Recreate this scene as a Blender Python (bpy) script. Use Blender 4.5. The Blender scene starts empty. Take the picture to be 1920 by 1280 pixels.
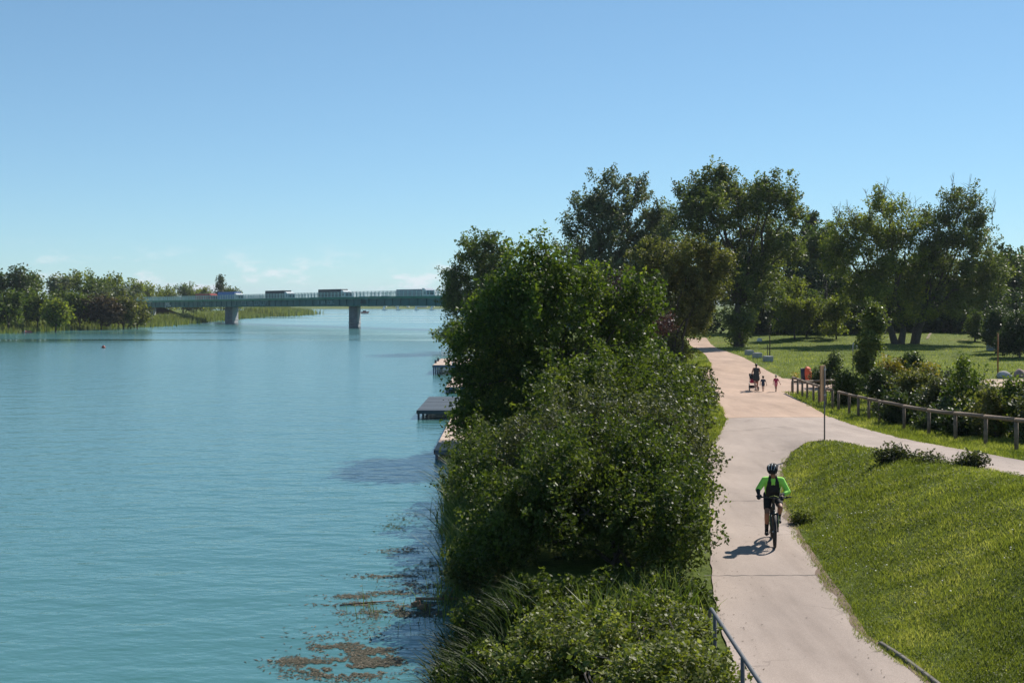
import bpy, bmesh, math, random
import numpy as np
from mathutils import Vector, Matrix, Quaternion

# ------------------------------------------------------------------ camera, sky, sun, exposure
scene = bpy.context.scene
col = scene.collection
R = math.radians
random.seed(7)

CAM_H = 5.3          # metres above the riverside path (path level = 0)
WATER_Z = -1.0
cam_d = bpy.data.cameras.new("camera")
cam = bpy.data.objects.new("camera", cam_d)
col.objects.link(cam)
cam.location = (0, 0, CAM_H)
cam.rotation_euler = (R(90), 0, 0)
cam_d.sensor_width = 36
cam_d.lens = 41.25
cam_d.shift_y = -0.0365
cam_d.clip_start = 0.1
cam_d.clip_end = 40000
scene.camera = cam

SUN_AZ = R(41)       # from +Y towards +X
SUN_EL = R(42)
sun_dir = Vector((math.sin(SUN_AZ) * math.cos(SUN_EL), math.cos(SUN_AZ) * math.cos(SUN_EL), math.sin(SUN_EL)))
sl = bpy.data.lights.new("sun", 'SUN')
sl.energy = 4.6
sl.angle = R(0.53)
sl.color = (1.0, 0.94, 0.85)
so = bpy.data.objects.new("sun", sl)
col.objects.link(so)
so.location = (40, 40, 60)
so.rotation_euler = (-sun_dir).to_track_quat('-Z', 'Y').to_euler()

world = bpy.data.worlds.new("World")
scene.world = world
world.use_nodes = True
wt = world.node_tree
wt.nodes.clear()
wo = wt.nodes.new('ShaderNodeOutputWorld')
bg = wt.nodes.new('ShaderNodeBackground')
sky = wt.nodes.new('ShaderNodeTexSky')
sky.sky_type = 'NISHITA'
sky.sun_disc = False
sky.sun_elevation = SUN_EL
sky.sun_rotation = SUN_AZ
sky.altitude = 3000
sky.air_density = 0.8
sky.dust_density = 0.0
sky.ozone_density = 0.9
bg.inputs['Strength'].default_value = 0.15
# faint cumulus bank low above the horizon, all the way round
tc = wt.nodes.new('ShaderNodeTexCoord')
sep = wt.nodes.new('ShaderNodeSeparateXYZ')
wt.links.new(tc.outputs['Generated'], sep.inputs[0])
mp = wt.nodes.new('ShaderNodeMapping')
mp.inputs['Scale'].default_value = (16, 16, 44)
mp.inputs['Location'].default_value = (3.3, 1.2, 0.4)
wt.links.new(tc.outputs['Generated'], mp.inputs[0])
nz = wt.nodes.new('ShaderNodeTexNoise')
nz.inputs['Scale'].default_value = 1.6
nz.inputs['Detail'].default_value = 6
nz.inputs['Roughness'].default_value = 0.6
wt.links.new(mp.outputs[0], nz.inputs['Vector'])
cr = wt.nodes.new('ShaderNodeMapRange')
cr.interpolation_type = 'SMOOTHSTEP'
cr.inputs['From Min'].default_value = 0.50
cr.inputs['From Max'].default_value = 0.66
wt.links.new(nz.outputs['Fac'], cr.inputs['Value'])
band = wt.nodes.new('ShaderNodeMapRange')
band.interpolation_type = 'SMOOTHSTEP'
band.inputs['From Min'].default_value = 0.055
band.inputs['From Max'].default_value = 0.012
wt.links.new(sep.outputs['Z'], band.inputs['Value'])
mul = wt.nodes.new('ShaderNodeMath'); mul.operation = 'MULTIPLY'
wt.links.new(cr.outputs[0], mul.inputs[0]); wt.links.new(band.outputs[0], mul.inputs[1])
mul2 = wt.nodes.new('ShaderNodeMath'); mul2.operation = 'MULTIPLY'
wt.links.new(mul.outputs[0], mul2.inputs[0]); mul2.inputs[1].default_value = 0.8
# soft shoulder, the same in every direction, like film: the glare at the horizon is held back
bw = wt.nodes.new('ShaderNodeRGBToBW'); wt.links.new(sky.outputs[0], bw.inputs[0])
sh1 = wt.nodes.new('ShaderNodeMath'); sh1.operation = 'MULTIPLY_ADD'; sh1.inputs[1].default_value = .15; sh1.inputs[2].default_value = 1.0
wt.links.new(bw.outputs[0], sh1.inputs[0])
sh2 = wt.nodes.new('ShaderNodeVectorMath'); sh2.operation = 'DIVIDE'
wt.links.new(sky.outputs[0], sh2.inputs[0]); wt.links.new(sh1.outputs[0], sh2.inputs[1])
wb = wt.nodes.new('ShaderNodeVectorMath'); wb.operation = 'MULTIPLY'; wb.inputs[1].default_value = (.87, 1.06, .98)   # white balance
wt.links.new(sh2.outputs[0], wb.inputs[0])
cm = wt.nodes.new('ShaderNodeMixRGB')
wt.links.new(mul2.outputs[0], cm.inputs[0])
wt.links.new(wb.outputs[0], cm.inputs[1])
cm.inputs[2].default_value = (4.6, 4.7, 4.8, 1)
wt.links.new(cm.outputs[0], bg.inputs['Color'])
wt.links.new(bg.outputs[0], wo.inputs['Surface'])

vs = scene.view_settings
vs.view_transform = 'Standard'
vs.look = 'None'
vs.exposure = 0.5
vs.gamma = 1.0
vs.use_curve_mapping = False
scene.cycles.max_bounces = 6
scene.cycles.diffuse_bounces = 2
scene.cycles.glossy_bounces = 2
scene.cycles.transmission_bounces = 4
scene.cycles.transparent_max_bounces = 4
scene.cycles.volume_bounces = 0
scene.cycles.use_denoising = True
scene.cycles.caustics_reflective = False
scene.cycles.caustics_refractive = False

F = 2200.0
def X(px, d): return (px - 960.0) / F * d              # lateral place of something d metres out
def Z(py, d): return CAM_H - (py - 570.0) / F * d      # its height

# ------------------------------------------------------------------ helpers
def tag(o, label=None, cat=None, group=None, kind=None):
    if label: o['label'] = label
    if cat: o['category'] = cat
    if group: o['group'] = group
    if kind: o['kind'] = kind
    return o

def empty(name, loc=(0, 0, 0), rz=0.0):
    o = bpy.data.objects.new(name, None)
    o.empty_display_size = 0.2
    o.location = loc
    o.rotation_euler = (0, 0, rz)
    col.objects.link(o)
    return o

def copy_tree(o, parent=None):
    c = o.copy()
    col.objects.link(c)
    if parent is not None:
        c.parent = parent
    for ch in [k for k in bpy.data.objects if k.parent == o]:
        copy_tree(ch, c)
    return c

def link_mesh(name, me, mat, parent=None, smooth=False):
    o = bpy.data.objects.new(name, me)
    col.objects.link(o)
    if mat is not None and len(me.materials) == 0:
        me.materials.append(mat)
    if smooth:
        me.polygons.foreach_set('use_smooth', np.ones(len(me.polygons), dtype=bool))
    if parent is not None:
        o.parent = parent
    return o

def np_mesh(name, V, Q, k=4, attr=None):
    """V (n,3), Q (m,k) -> mesh"""
    me = bpy.data.meshes.new(name)
    V = np.ascontiguousarray(V, dtype=np.float32)
    Q = np.ascontiguousarray(Q, dtype=np.int32)
    me.vertices.add(len(V))
    me.vertices.foreach_set('co', V.ravel())
    me.loops.add(Q.size)
    me.loops.foreach_set('vertex_index', Q.ravel())
    me.polygons.add(len(Q))
    me.polygons.foreach_set('loop_start', np.arange(0, Q.size, k, dtype=np.int32))
    if attr is not None:
        a = me.attributes.new('v', 'FLOAT', 'POINT')
        a.data.foreach_set('value', np.ascontiguousarray(attr, dtype=np.float32))
    me.update(calc_edges=True)
    return me

class MB:
    """collects shapes, links them as one mesh object"""
    def __init__(s): s.v = []; s.f = []
    def add(s, verts, faces):
        b = len(s.v)
        s.v += [tuple(p) for p in verts]
        s.f += [tuple(i + b for i in f) for f in faces]
        return s
    def box(s, c, size, rz=0.0, m=None):
        hx, hy, hz = size[0] / 2, size[1] / 2, size[2] / 2
        pts = [Vector((sx * hx, sy * hy, sz * hz)) for sz in (-1, 1) for sy in (-1, 1) for sx in (-1, 1)]
        M = m if m is not None else Matrix.Rotation(rz, 3, 'Z')
        pts = [M @ p + Vector(c) for p in pts]
        return s.add(pts, [(0, 2, 3, 1), (4, 5, 7, 6), (0, 1, 5, 4), (2, 6, 7, 3), (0, 4, 6, 2), (1, 3, 7, 5)])
    def bbox(s, c, size, rz=0.0, b=0.03):
        """box with chamfered edges (rounded-rect rings)"""
        hx, hy, hz = size[0] / 2, size[1] / 2, size[2] / 2
        b = min(b, hx * .9, hy * .9, hz * .9)
        def ring(ix, iy, z):
            ax, ay = hx - ix, hy - iy
            e = min(b * .6, ax * .5, ay * .5)
            return [(-ax + e, -ay, z), (ax - e, -ay, z), (ax, -ay + e, z), (ax, ay - e, z),
                    (ax - e, ay, z), (-ax + e, ay, z), (-ax, ay - e, z), (-ax, -ay + e, z)]
        rings = [ring(b, b, -hz), ring(0, 0, -hz + b), ring(0, 0, hz - b), ring(b, b, hz)]
        M = Matrix.Rotation(rz, 3, 'Z')
        pts = [M @ Vector(p) + Vector(c) for r in rings for p in r]
        fs = []
        for k in range(3):
            for i in range(8):
                j = (i + 1) % 8
                fs.append((k * 8 + i, k * 8 + j, k * 8 + 8 + j, k * 8 + 8 + i))
        fs.append(tuple(reversed(range(8)))); fs.append(tuple(range(24, 32)))
        return s.add(pts, fs)
    def tube(s, pts, rad, n=6, caps=True):
        pts = [Vector(p) for p in pts]
        if not hasattr(rad, '__len__'): rad = [rad] * len(pts)
        vs, fs = [], []
        up = Vector((0.13, 0.21, 1)).normalized()
        prev = None
        for i, p in enumerate(pts):
            if i == 0: t = pts[1] - p
            elif i == len(pts) - 1: t = p - pts[i - 1]
            else: t = pts[i + 1] - pts[i - 1]
            if t.length < 1e-9: t = Vector((0, 0, 1))
            t.normalize()
            a = prev if prev is not None else up
            if abs(a.dot(t)) > .95 and prev is None: a = Vector((1, 0.1, 0))
            u = (a - t * a.dot(t))
            if u.length < 1e-5: u = t.orthogonal()
            u.normalize(); w = t.cross(u); prev = u
            for k in range(n):
                an = 2 * math.pi * k / n
                vs.append(p + (u * math.cos(an) + w * math.sin(an)) * rad[i])
        for i in range(len(pts) - 1):
            for k in range(n):
                j = (k + 1) % n
                fs.append((i * n + k, i * n + j, (i + 1) * n + j, (i + 1) * n + k))
        if caps:
            fs.append(tuple(reversed(range(n)))); fs.append(tuple(range((len(pts) - 1) * n, len(pts) * n)))
        return s.add(vs, fs)
    def torus(s, c, R0, r0, axis='X', n=28, m=8):
        vs, fs = [], []
        for i in range(n):
            a = 2 * math.pi * i / n
            for k in range(m):
                b = 2 * math.pi * k / m
                rr = R0 + r0 * math.cos(b); h = r0 * math.sin(b)
                p = {'X': (h, rr * math.cos(a), rr * math.sin(a)), 'Z': (rr * math.cos(a), rr * math.sin(a), h)}[axis]
                vs.append(Vector(p) + Vector(c))
        for i in range(n):
            for k in range(m):
                i2 = (i + 1) % n; k2 = (k + 1) % m
                fs.append((i * m + k, i2 * m + k, i2 * m + k2, i * m + k2))
        return s.add(vs, fs)
    def ellipsoid(s, c, r, n=14, m=8, M=None):
        vs = [Vector((0, 0, -r[2]))]; fs = []
        for i in range(1, m):
            th = math.pi * i / m
            for k in range(n):
                a = 2 * math.pi * k / n
                vs.append(Vector((r[0] * math.sin(th) * math.cos(a), r[1] * math.sin(th) * math.sin(a), -r[2] * math.cos(th))))
        vs.append(Vector((0, 0, r[2])))
        for k in range(n):
            fs.append((0, 1 + (k + 1) % n, 1 + k))
            fs.append((len(vs) - 1, len(vs) - 1 - n + k, len(vs) - 1 - n + (k + 1) % n))
        for i in range(m - 2):
            for k in range(n):
                j = (k + 1) % n
                fs.append((1 + i * n + k, 1 + i * n + j, 1 + (i + 1) * n + j, 1 + (i + 1) * n + k))
        vs = [((M @ p) if M is not None else p) + Vector(c) for p in vs]
        return s.add(vs, fs)
    def capsule(s, p0, r0, p1, r1, n=12):
        p0, p1 = Vector(p0), Vector(p1)
        t = (p1 - p0).normalized()
        pts, rad = [], []
        for k in range(5):
            a = math.pi / 2 * (1 - k / 4.0)
            pts.append(p0 - t * r0 * math.sin(a)); rad.append(max(r0 * math.cos(a), 1e-4))
        for k in range(5):
            a = math.pi / 2 * (k / 4.0)
            pts.append(p1 + t * r1 * math.sin(a)); rad.append(max(r1 * math.cos(a), 1e-4))
        return s.tube(pts, rad, n)
    def prism(s, poly, y0, y1, plane='XZ'):
        n = len(poly)
        if plane == 'XZ':
            vs = [(p[0], y0, p[1]) for p in poly] + [(p[0], y1, p[1]) for p in poly]
        else:
            vs = [(y0, p[0], p[1]) for p in poly] + [(y1, p[0], p[1]) for p in poly]
        fs = [tuple(range(n)), tuple(reversed(range(n, 2 * n)))]
        for i in range(n):
            j = (i + 1) % n
            fs.append((j, i, n + i, n + j))
        return s.add(vs, fs)
    def mesh(s, name):
        me = bpy.data.meshes.new(name)
        me.from_pydata(s.v, [], s.f)
        bm = bmesh.new(); bm.from_mesh(me)
        bmesh.ops.recalc_face_normals(bm, faces=bm.faces)
        bm.to_mesh(me); bm.free()
        me.update()
        return me
    def build(s, name, mat, parent=None, smooth=False):
        return link_mesh(name, s.mesh(name), mat, parent, smooth)
    def blob(s, name, mat, parent, voxel, smooth_it=3):
        """one continuous surface out of overlapping shapes"""
        me = s.mesh(name + '_src')
        o = bpy.data.objects.new(name + '_src', me); col.objects.link(o)
        rm = o.modifiers.new('r', 'REMESH'); rm.mode = 'VOXEL'; rm.voxel_size = voxel
        sm = o.modifiers.new('s', 'SMOOTH'); sm.factor = .5; sm.iterations = smooth_it
        dg = bpy.context.evaluated_depsgraph_get()
        me2 = bpy.data.meshes.new_from_object(o.evaluated_get(dg))
        me2.name = name
        bpy.data.objects.remove(o); bpy.data.meshes.remove(me)
        me2.materials.clear()
        return link_mesh(name, me2, mat, parent, True)

# ------------------------------------------------------------------ materials
def nt(name):
    m = bpy.data.materials.new(name); m.use_nodes = True
    t = m.node_tree
    return m, t, t.nodes['Principled BSDF']

def N(t, kind, **kw):
    n = t.nodes.new(kind)
    for k, v in kw.items():
        if k in n.inputs: n.inputs[k].default_value = v
        else: setattr(n, k, v)
    return n

def noise(t, scale, detail=4, rough=.55, coord='Object', stretch=None):
    c = N(t, 'ShaderNodeTexCoord')
    src = c.outputs[coord]
    if coord == 'World':
        pass
    if stretch:
        mpn = N(t, 'ShaderNodeMapping'); mpn.inputs['Scale'].default_value = stretch
        t.links.new(src, mpn.inputs[0]); src = mpn.outputs[0]
    n = N(t, 'ShaderNodeTexNoise'); n.inputs['Scale'].default_value = scale
    n.inputs['Detail'].default_value = detail; n.inputs['Roughness'].default_value = rough
    t.links.new(src, n.inputs['Vector'])
    return n.outputs['Fac']

def ramp(t, src, stops):
    r = N(t, 'ShaderNodeValToRGB')
    el = r.color_ramp.elements
    while len(el) < len(stops): el.new(0.5)
    for e, (p, c) in zip(el, stops):
        e.position = p; e.color = (*c, 1)
    t.links.new(src, r.inputs[0])
    return r.outputs[0]

def mixc(t, fac, a, b, mode='MIX'):
    m = N(t, 'ShaderNodeMixRGB'); m.blend_type = mode
    for i, s in ((0, fac), (1, a), (2, b)):
        if hasattr(s, 'links'): t.links.new(s, m.inputs[i])
        elif isinstance(s, (tuple, list)): m.inputs[i].default_value = (*s, 1)
        else: m.inputs[i].default_value = s
    return m.outputs[0]

def plain(name, c, rough=.6, metal=0.0, var=.15, scale=8.0, bump=0.0, spec=.4):
    m, t, p = nt(name)
    f = noise(t, scale, 5)
    a = tuple(x * (1 - var) for x in c); b = tuple(min(1, x * (1 + var)) for x in c)
    t.links.new(ramp(t, f, [(.3, a), (.7, b)]), p.inputs['Base Color'])
    p.inputs['Roughness'].default_value = rough
    p.inputs['Metallic'].default_value = metal
    p.inputs['Specular IOR Level'].default_value = spec
    if bump:
        bn = N(t, 'ShaderNodeBump'); bn.inputs['Strength'].default_value = bump; bn.inputs['Distance'].default_value = .02
        t.links.new(noise(t, scale * 6, 4), bn.inputs['Height'])
        t.links.new(bn.outputs[0], p.inputs['Normal'])
    return m

def leaf_mat(name, c1, c2, c3=None, rough=.5, spec=.35, trans=.35):
    m, t, p = nt(name)
    a = N(t, 'ShaderNodeAttribute'); a.attribute_name = 'v'
    stops = [(.1, c1), (.75, c2)]
    if c3: stops.append((1.0, c3))  # palest leaves, scattered at random: leaf glints put into the colour
    c = ramp(t, a.outputs['Fac'], stops)
    t.links.new(c, p.inputs['Base Color'])
    p.inputs['Roughness'].default_value = rough
    p.inputs['Specular IOR Level'].default_value = spec
    tr = N(t, 'ShaderNodeBsdfTranslucent')
    t.links.new(mixc(t, 1.0, c, (1.5, 1.6, .55), 'MULTIPLY'), tr.inputs['Color'])
    mx = N(t, 'ShaderNodeMixShader'); mx.inputs[0].default_value = trans
    t.links.new(p.outputs[0], mx.inputs[1]); t.links.new(tr.outputs[0], mx.inputs[2])
    t.links.new(mx.outputs[0], t.nodes['Material Output'].inputs['Surface'])
    return m

M = {}
M['bark'] = plain('bark', (.075, .06, .045), .9, var=.35, scale=6, bump=.5)
M['bark_pale'] = plain('bark_pale', (.16, .145, .12), .9, var=.3, scale=6, bump=.4)
M['leaf_bright'] = leaf_mat('leaf_bright', (.026, .048, .009), (.092, .132, .022), (.23, .25, .052), .5, .22, .42)
M['leaf_hedge'] = leaf_mat('leaf_hedge', (.028, .036, .015), (.09, .1, .042), (.2, .2, .105), .5, .24, .34)
M['leaf_ivy'] = leaf_mat('leaf_ivy', (.026, .042, .01), (.08, .105, .022), (.16, .18, .046), .5, .2, .38)
M['leaf_bramble'] = leaf_mat('leaf_bramble', (.06, .075, .016), (.17, .19, .04), (.34, .34, .14), .5, .25, .4)
M['leaf_poplar'] = leaf_mat('leaf_poplar', (.05, .07, .022), (.17, .195, .062), (.4, .4, .22), .42, .4, .42)  # pale last tone paints the glints on the leaves
M['leaf_elder'] = leaf_mat('leaf_elder', (.028, .046, .01), (.092, .118, .024), (.17, .19, .046), .5, .2, .4)
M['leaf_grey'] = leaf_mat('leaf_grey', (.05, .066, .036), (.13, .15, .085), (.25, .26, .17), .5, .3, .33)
M['leaf_oak'] = leaf_mat('leaf_oak', (.042, .062, .018), (.13, .158, .046), (.24, .25, .09), .5, .28, .4)
M['leaf_olive'] = leaf_mat('leaf_olive', (.05, .062, .02), (.15, .15, .05), (.24, .22, .09), .55, .3, .4)
M['leaf_willow'] = leaf_mat('leaf_willow', (.06, .08, .016), (.185, .21, .034), (.32, .33, .07), .5, .28, .46)
M['leaf_wood'] = leaf_mat('leaf_wood', (.035, .06, .016), (.105, .14, .03), (.19, .21, .05), .55, .3, .4)
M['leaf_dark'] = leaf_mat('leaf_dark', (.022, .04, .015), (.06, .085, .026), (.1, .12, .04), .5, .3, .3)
M['leaf_plum'] = leaf_mat('leaf_plum', (.03, .012, .018), (.07, .03, .04), (.1, .05, .05), .5, .3, .25)
M['leaf_yellow'] = leaf_mat('leaf_yellow', (.11, .1, .015), (.26, .2, .03), (.34, .26, .05), .5, .3, .35)
M['leaf_rust'] = leaf_mat('leaf_rust', (.045, .03, .018), (.09, .06, .03), (.12, .08, .04), .6, .3, .2)
M['reed_shaded'] = leaf_mat('reed_shaded', (.02, .036, .012), (.05, .075, .024), (.1, .125, .045), .55, .2, .28)  # shade on the foreground reeds put into a darker green
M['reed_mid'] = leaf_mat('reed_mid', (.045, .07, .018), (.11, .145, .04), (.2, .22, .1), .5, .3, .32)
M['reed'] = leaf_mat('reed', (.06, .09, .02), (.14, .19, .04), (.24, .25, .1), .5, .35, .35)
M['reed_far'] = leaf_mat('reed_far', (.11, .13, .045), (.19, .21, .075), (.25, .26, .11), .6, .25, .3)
M['grass'] = leaf_mat('grass', (.09, .115, .026), (.225, .245, .062), (.4, .38, .17), .6, .2, .46)
M['clover'] = leaf_mat('clover', (.065, .085, .022), (.17, .19, .05), (.33, .32, .11), .6, .2, .4)
M['weed'] = leaf_mat('weed', (.05, .052, .036), (.12, .105, .075), (.22, .185, .14), .8, .15, .1)
M['petal'] = plain('petal', (.75, .74, .68), .7)

def ground_mat():
    m, t, p = nt('meadow')
    g = N(t, 'ShaderNodeNewGeometry')
    def nn(scale, det=5, rough=.6):
        n = N(t, 'ShaderNodeTexNoise'); n.inputs['Scale'].default_value = scale
        n.inputs['Detail'].default_value = det; n.inputs['Roughness'].default_value = rough
        t.links.new(g.outputs['Position'], n.inputs['Vector']); return n.outputs['Fac']
    big = ramp(t, nn(.09), [(.32, (.09, .13, .026)), (.6, (.15, .185, .04)), (.75, (.19, .185, .06))])
    fine = ramp(t, nn(2.2, 8, .7), [(.3, (.45, .5, .45)), (.7, (1.25, 1.2, 1.1))])
    c = mixc(t, 1.0, big, fine, 'MULTIPLY')
    # worn, earthy spots
    dirt = ramp(t, nn(.35, 6), [(.66, (0, 0, 0)), (.76, (1, 1, 1))])
    c = mixc(t, dirt, c, (.2, .15, .085))
    t.links.new(c, p.inputs['Base Color'])
    p.inputs['Roughness'].default_value = .95
    p.inputs['Specular IOR Level'].default_value = .1
    b = N(t, 'ShaderNodeBump'); b.inputs['Strength'].default_value = .9; b.inputs['Distance'].default_value = .12
    t.links.new(nn(5.0, 6, .7), b.inputs['Height']); t.links.new(b.outputs[0], p.inputs['Normal'])
    return m
M['meadow'] = ground_mat()

def path_mat(name, base, reddish):
    m, t, p = nt(name)
    g = N(t, 'ShaderNodeNewGeometry')
    def nn(scale, det=5, rough=.6, st=None):
        src = g.outputs['Position']
        if st:
            mpn = N(t, 'ShaderNodeMapping'); mpn.inputs['Scale'].default_value = st
            t.links.new(src, mpn.inputs[0]); src = mpn.outputs[0]
        n = N(t, 'ShaderNodeTexNoise'); n.inputs['Scale'].default_value = scale
        n.inputs['Detail'].default_value = det; n.inputs['Roughness'].default_value = rough
        t.links.new(src, n.inputs['Vector']); return n.outputs['Fac']
    lo = tuple(x * .76 for x in base); hi = tuple(x * 1.14 for x in base)
    c = ramp(t, nn(.5, 6, .65, (1, .35, 1)), [(.3, lo), (.7, hi)])
    grain = ramp(t, nn(55, 3, .7), [(.3, (.78, .78, .78)), (.7, (1.16, 1.15, 1.14))])
    c = mixc(t, 1.0, c, grain, 'MULTIPLY')
    # long wheel tracks and stains
    st = ramp(t, nn(1.1, 5, .6, (1.3, .12, 1)), [(.52, (1, 1, 1)), (.72, (.84, .83, .82))])
    c = mixc(t, 1.0, c, st, 'MULTIPLY')
    if reddish:
        sc = ramp(t, nn(7, 5, .7), [(.55, (1, 1, 1)), (.75, (.8, .74, .7))])
        c = mixc(t, 1.0, c, sc, 'MULTIPLY')
    else:
        # hair cracks
        v = N(t, 'ShaderNodeTexVoronoi'); v.feature = 'DISTANCE_TO_EDGE'; v.inputs['Scale'].default_value = .33
        wn = N(t, 'ShaderNodeTexNoise'); wn.inputs['Scale'].default_value = 1.2; wn.inputs['Detail'].default_value = 6
        t.links.new(g.outputs['Position'], wn.inputs['Vector'])
        va = N(t, 'ShaderNodeVectorMath'); va.operation = 'MULTIPLY_ADD'
        va.inputs[1].default_value = (1.4, 1.4, 0); t.links.new(wn.outputs['Color'], va.inputs[0]); t.links.new(g.outputs['Position'], va.inputs[2])
        t.links.new(va.outputs[0], v.inputs['Vector'])
        ck = ramp(t, v.outputs['Distance'], [(.0, (1, 1, 1)), (.006, (0, 0, 0))])
        mask = ramp(t, nn(.16, 2), [(.42, (0, 0, 0)), (.56, (.75, .75, .75))])
        c = mixc(t, mixc(t, 1.0, ck, mask, 'MULTIPLY'), c, tuple(x * .45 for x in base))
    t.links.new(c, p.inputs['Base Color'])
    p.inputs['Roughness'].default_value = .9
    p.inputs['Specular IOR Level'].default_value = .25
    b = N(t, 'ShaderNodeBump'); b.inputs['Strength'].default_value = .35; b.inputs['Distance'].default_value = .01
    t.links.new(nn(40, 4, .7), b.inputs['Height']); t.links.new(b.outputs[0], p.inputs['Normal'])
    return m
M['asphalt'] = path_mat('pale_asphalt', (.4, .325, .278), False)
M['gravel'] = path_mat('pink_gravel', (.47, .33, .245), True)
M['soil'] = path_mat('soil', (.2, .14, .1), True)
M['dirt'] = path_mat('dirt', (.24, .19, .12), True)
M['sand'] = path_mat('pale_sand', (.45, .34, .25), True)

def water_mat():
    m, t, p = nt('river_water')
    g = N(t, 'ShaderNodeNewGeometry')
    def nn(scale, det=3, rough=.5, st=(1, 1, 1), rot=0.0):
        mpn = N(t, 'ShaderNodeMapping'); mpn.inputs['Scale'].default_value = st; mpn.inputs['Rotation'].default_value = (0, 0, rot)
        t.links.new(g.outputs['Position'], mpn.inputs[0])
        n = N(t, 'ShaderNodeTexNoise'); n.inputs['Scale'].default_value = scale
        n.inputs['Detail'].default_value = det; n.inputs['Roughness'].default_value = rough
        t.links.new(mpn.outputs[0], n.inputs['Vector']); return n.outputs['Fac']
    c = ramp(t, nn(.03, 4, .55, (1, .4, 1)), [(.3, (.055, .162, .162)), (.7, (.07, .185, .18))])
    t.links.new(c, p.inputs['Base Color'])
    p.inputs['IOR'].default_value = 1.333
    p.inputs['Roughness'].default_value = .06
    p.inputs['Specular IOR Level'].default_value = .5
    # wind ripples; calmer lanes where the breeze does not reach
    lane = nn(.02, 4, .55, (.22, 1.8, 1), .12)
    sp_ = N(t, 'ShaderNodeSeparateXYZ'); t.links.new(g.outputs['Position'], sp_.inputs[0])
    near = N(t, 'ShaderNodeMapRange'); near.inputs['From Min'].default_value = 200; near.inputs['From Max'].default_value = 110; t.links.new(sp_.outputs['Y'], near.inputs['Value'])
    la = N(t, 'ShaderNodeMath'); la.operation = 'MULTIPLY_ADD'; la.inputs[1].default_value = .42; t.links.new(near.outputs[0], la.inputs[0]); t.links.new(lane, la.inputs[2]); lane = la.outputs[0]
    calm = ramp(t, lane, [(.36, (.15, .15, .15)), (.5, (1, 1, 1))])
    rg_ = N(t, 'ShaderNodeMapRange'); rg_.inputs['From Min'].default_value = .36; rg_.inputs['From Max'].default_value = .5; rg_.inputs['To Min'].default_value = .05; rg_.inputs['To Max'].default_value = .16
    t.links.new(lane, rg_.inputs['Value']); t.links.new(rg_.outputs[0], p.inputs['Roughness'])
    r1 = nn(1.7, 3, .55, (.75, 1.25, 1), .45)
    r2 = nn(.5, 3, .5, (.7, 1.25, 1), .2)
    add = N(t, 'ShaderNodeMath'); add.operation = 'MULTIPLY_ADD'; add.inputs[1].default_value = 2.2
    t.links.new(r2, add.inputs[0]); t.links.new(r1, add.inputs[2])
    hm = N(t, 'ShaderNodeMath'); hm.operation = 'MULTIPLY'
    far_ = N(t, 'ShaderNodeMath'); far_.operation = 'MULTIPLY_ADD'; far_.inputs[1].default_value = .6; far_.inputs[2].default_value = .4; t.links.new(near.outputs[0], far_.inputs[0])
    cf = N(t, 'ShaderNodeMath'); cf.operation = 'MULTIPLY'; t.links.new(calm, cf.inputs[0]); t.links.new(far_.outputs[0], cf.inputs[1])
    t.links.new(add.outputs[0], hm.inputs[0]); t.links.new(cf.outputs[0], hm.inputs[1])
    b = N(t, 'ShaderNodeBump'); b.inputs['Strength'].default_value = .45; b.inputs['Distance'].default_value = .1
    t.links.new(hm.outputs[0], b.inputs['Height']); t.links.new(b.outputs[0], p.inputs['Normal'])
    return m
M['water'] = water_mat()

M['steel'] = plain('galvanised_steel', (.33, .34, .35), .45, .7, .12, 12)
M['grey_rail'] = plain('grey_painted_rail', (.11, .112, .118), .65, .0, .12, 10)
M['wood_rail'] = plain('weathered_wood', (.21, .15, .105), .85, 0, .3, 7, .5)
M['dock_deck'] = plain('dock_boards', (.50, .385, .31), .85, 0, .12, 9, .2)
M['dock_dark'] = plain('dark_grating', (.07, .085, .10), .6, .3, .15, 9)
M['dock_blue'] = plain('blue_grey_frame', (.10, .14, .2), .6, .3, .15, 6)
M['concrete'] = plain('concrete', (.33, .325, .31), .9, 0, .15, 3, .3)
M['kerb'] = plain('old_kerb', (.17, .15, .13), .95, 0, .35, 4, .4)
M['concrete_dark'] = plain('dark_concrete', (.25, .26, .27), .9, 0, .2, 1.0, .3)  # darker, cooler grey for piers, walls and the house roof
M['girder'] = plain('green_steel', (.03, .2, .14), .5, .1, .15, .3)
M['girder_low'] = plain('blue_green_steel', (.045, .15, .15), .55, .1, .2, .3)
M['rail_green'] = plain('pale_green_rail', (.42, .55, .52), .5, .1, .1, 1)
M['paint_white'] = plain('white_paint', (.6, .64, .64), .6, 0, .06, 2)
M['tyre'] = plain('tyre', (.03, .03, .03), .8)
M['black'] = plain('black_cloth', (.018, .018, .022), .8, 0, .2, 20)
M['glass_dark'] = plain('dark_glass', (.03, .035, .04), .08, 0, .05, 2, 0, .6)
M['red_paint'] = plain('red_paint', (.32, .05, .035), .5, 0, .1, 2)
M['blue_paint'] = plain('blue_paint', (.03, .14, .42), .5, 0, .1, 2)
M['dark_paint'] = plain('dark_paint', (.03, .035, .05), .5, 0, .1, 2)
M['silver_paint'] = plain('silver_paint', (.5, .53, .56), .35, .4, .06, 2)
M['rust'] = plain('rusty_steel', (.30, .13, .05), .85, .1, .3, 5)
M['skin'] = plain('skin', (.42, .22, .15), .6, 0, .08, 12)
M['skin_tan'] = plain('tanned_skin', (.34, .165, .105), .55, 0, .08, 12)
M['neon'] = plain('neon_jersey', (.43, .96, .13), .75, 0, .08, 14)
M['sign_wood'] = plain('sign_panel', (.3, .165, .075), .75, 0, .25, 3)
M['sign_red'] = plain('sign_red_band', (.30, .1, .09), .7, 0, .15, 6)
M['orange'] = plain('orange_cloth', (.75, .12, .045), .7, 0, .15, 6)
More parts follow.
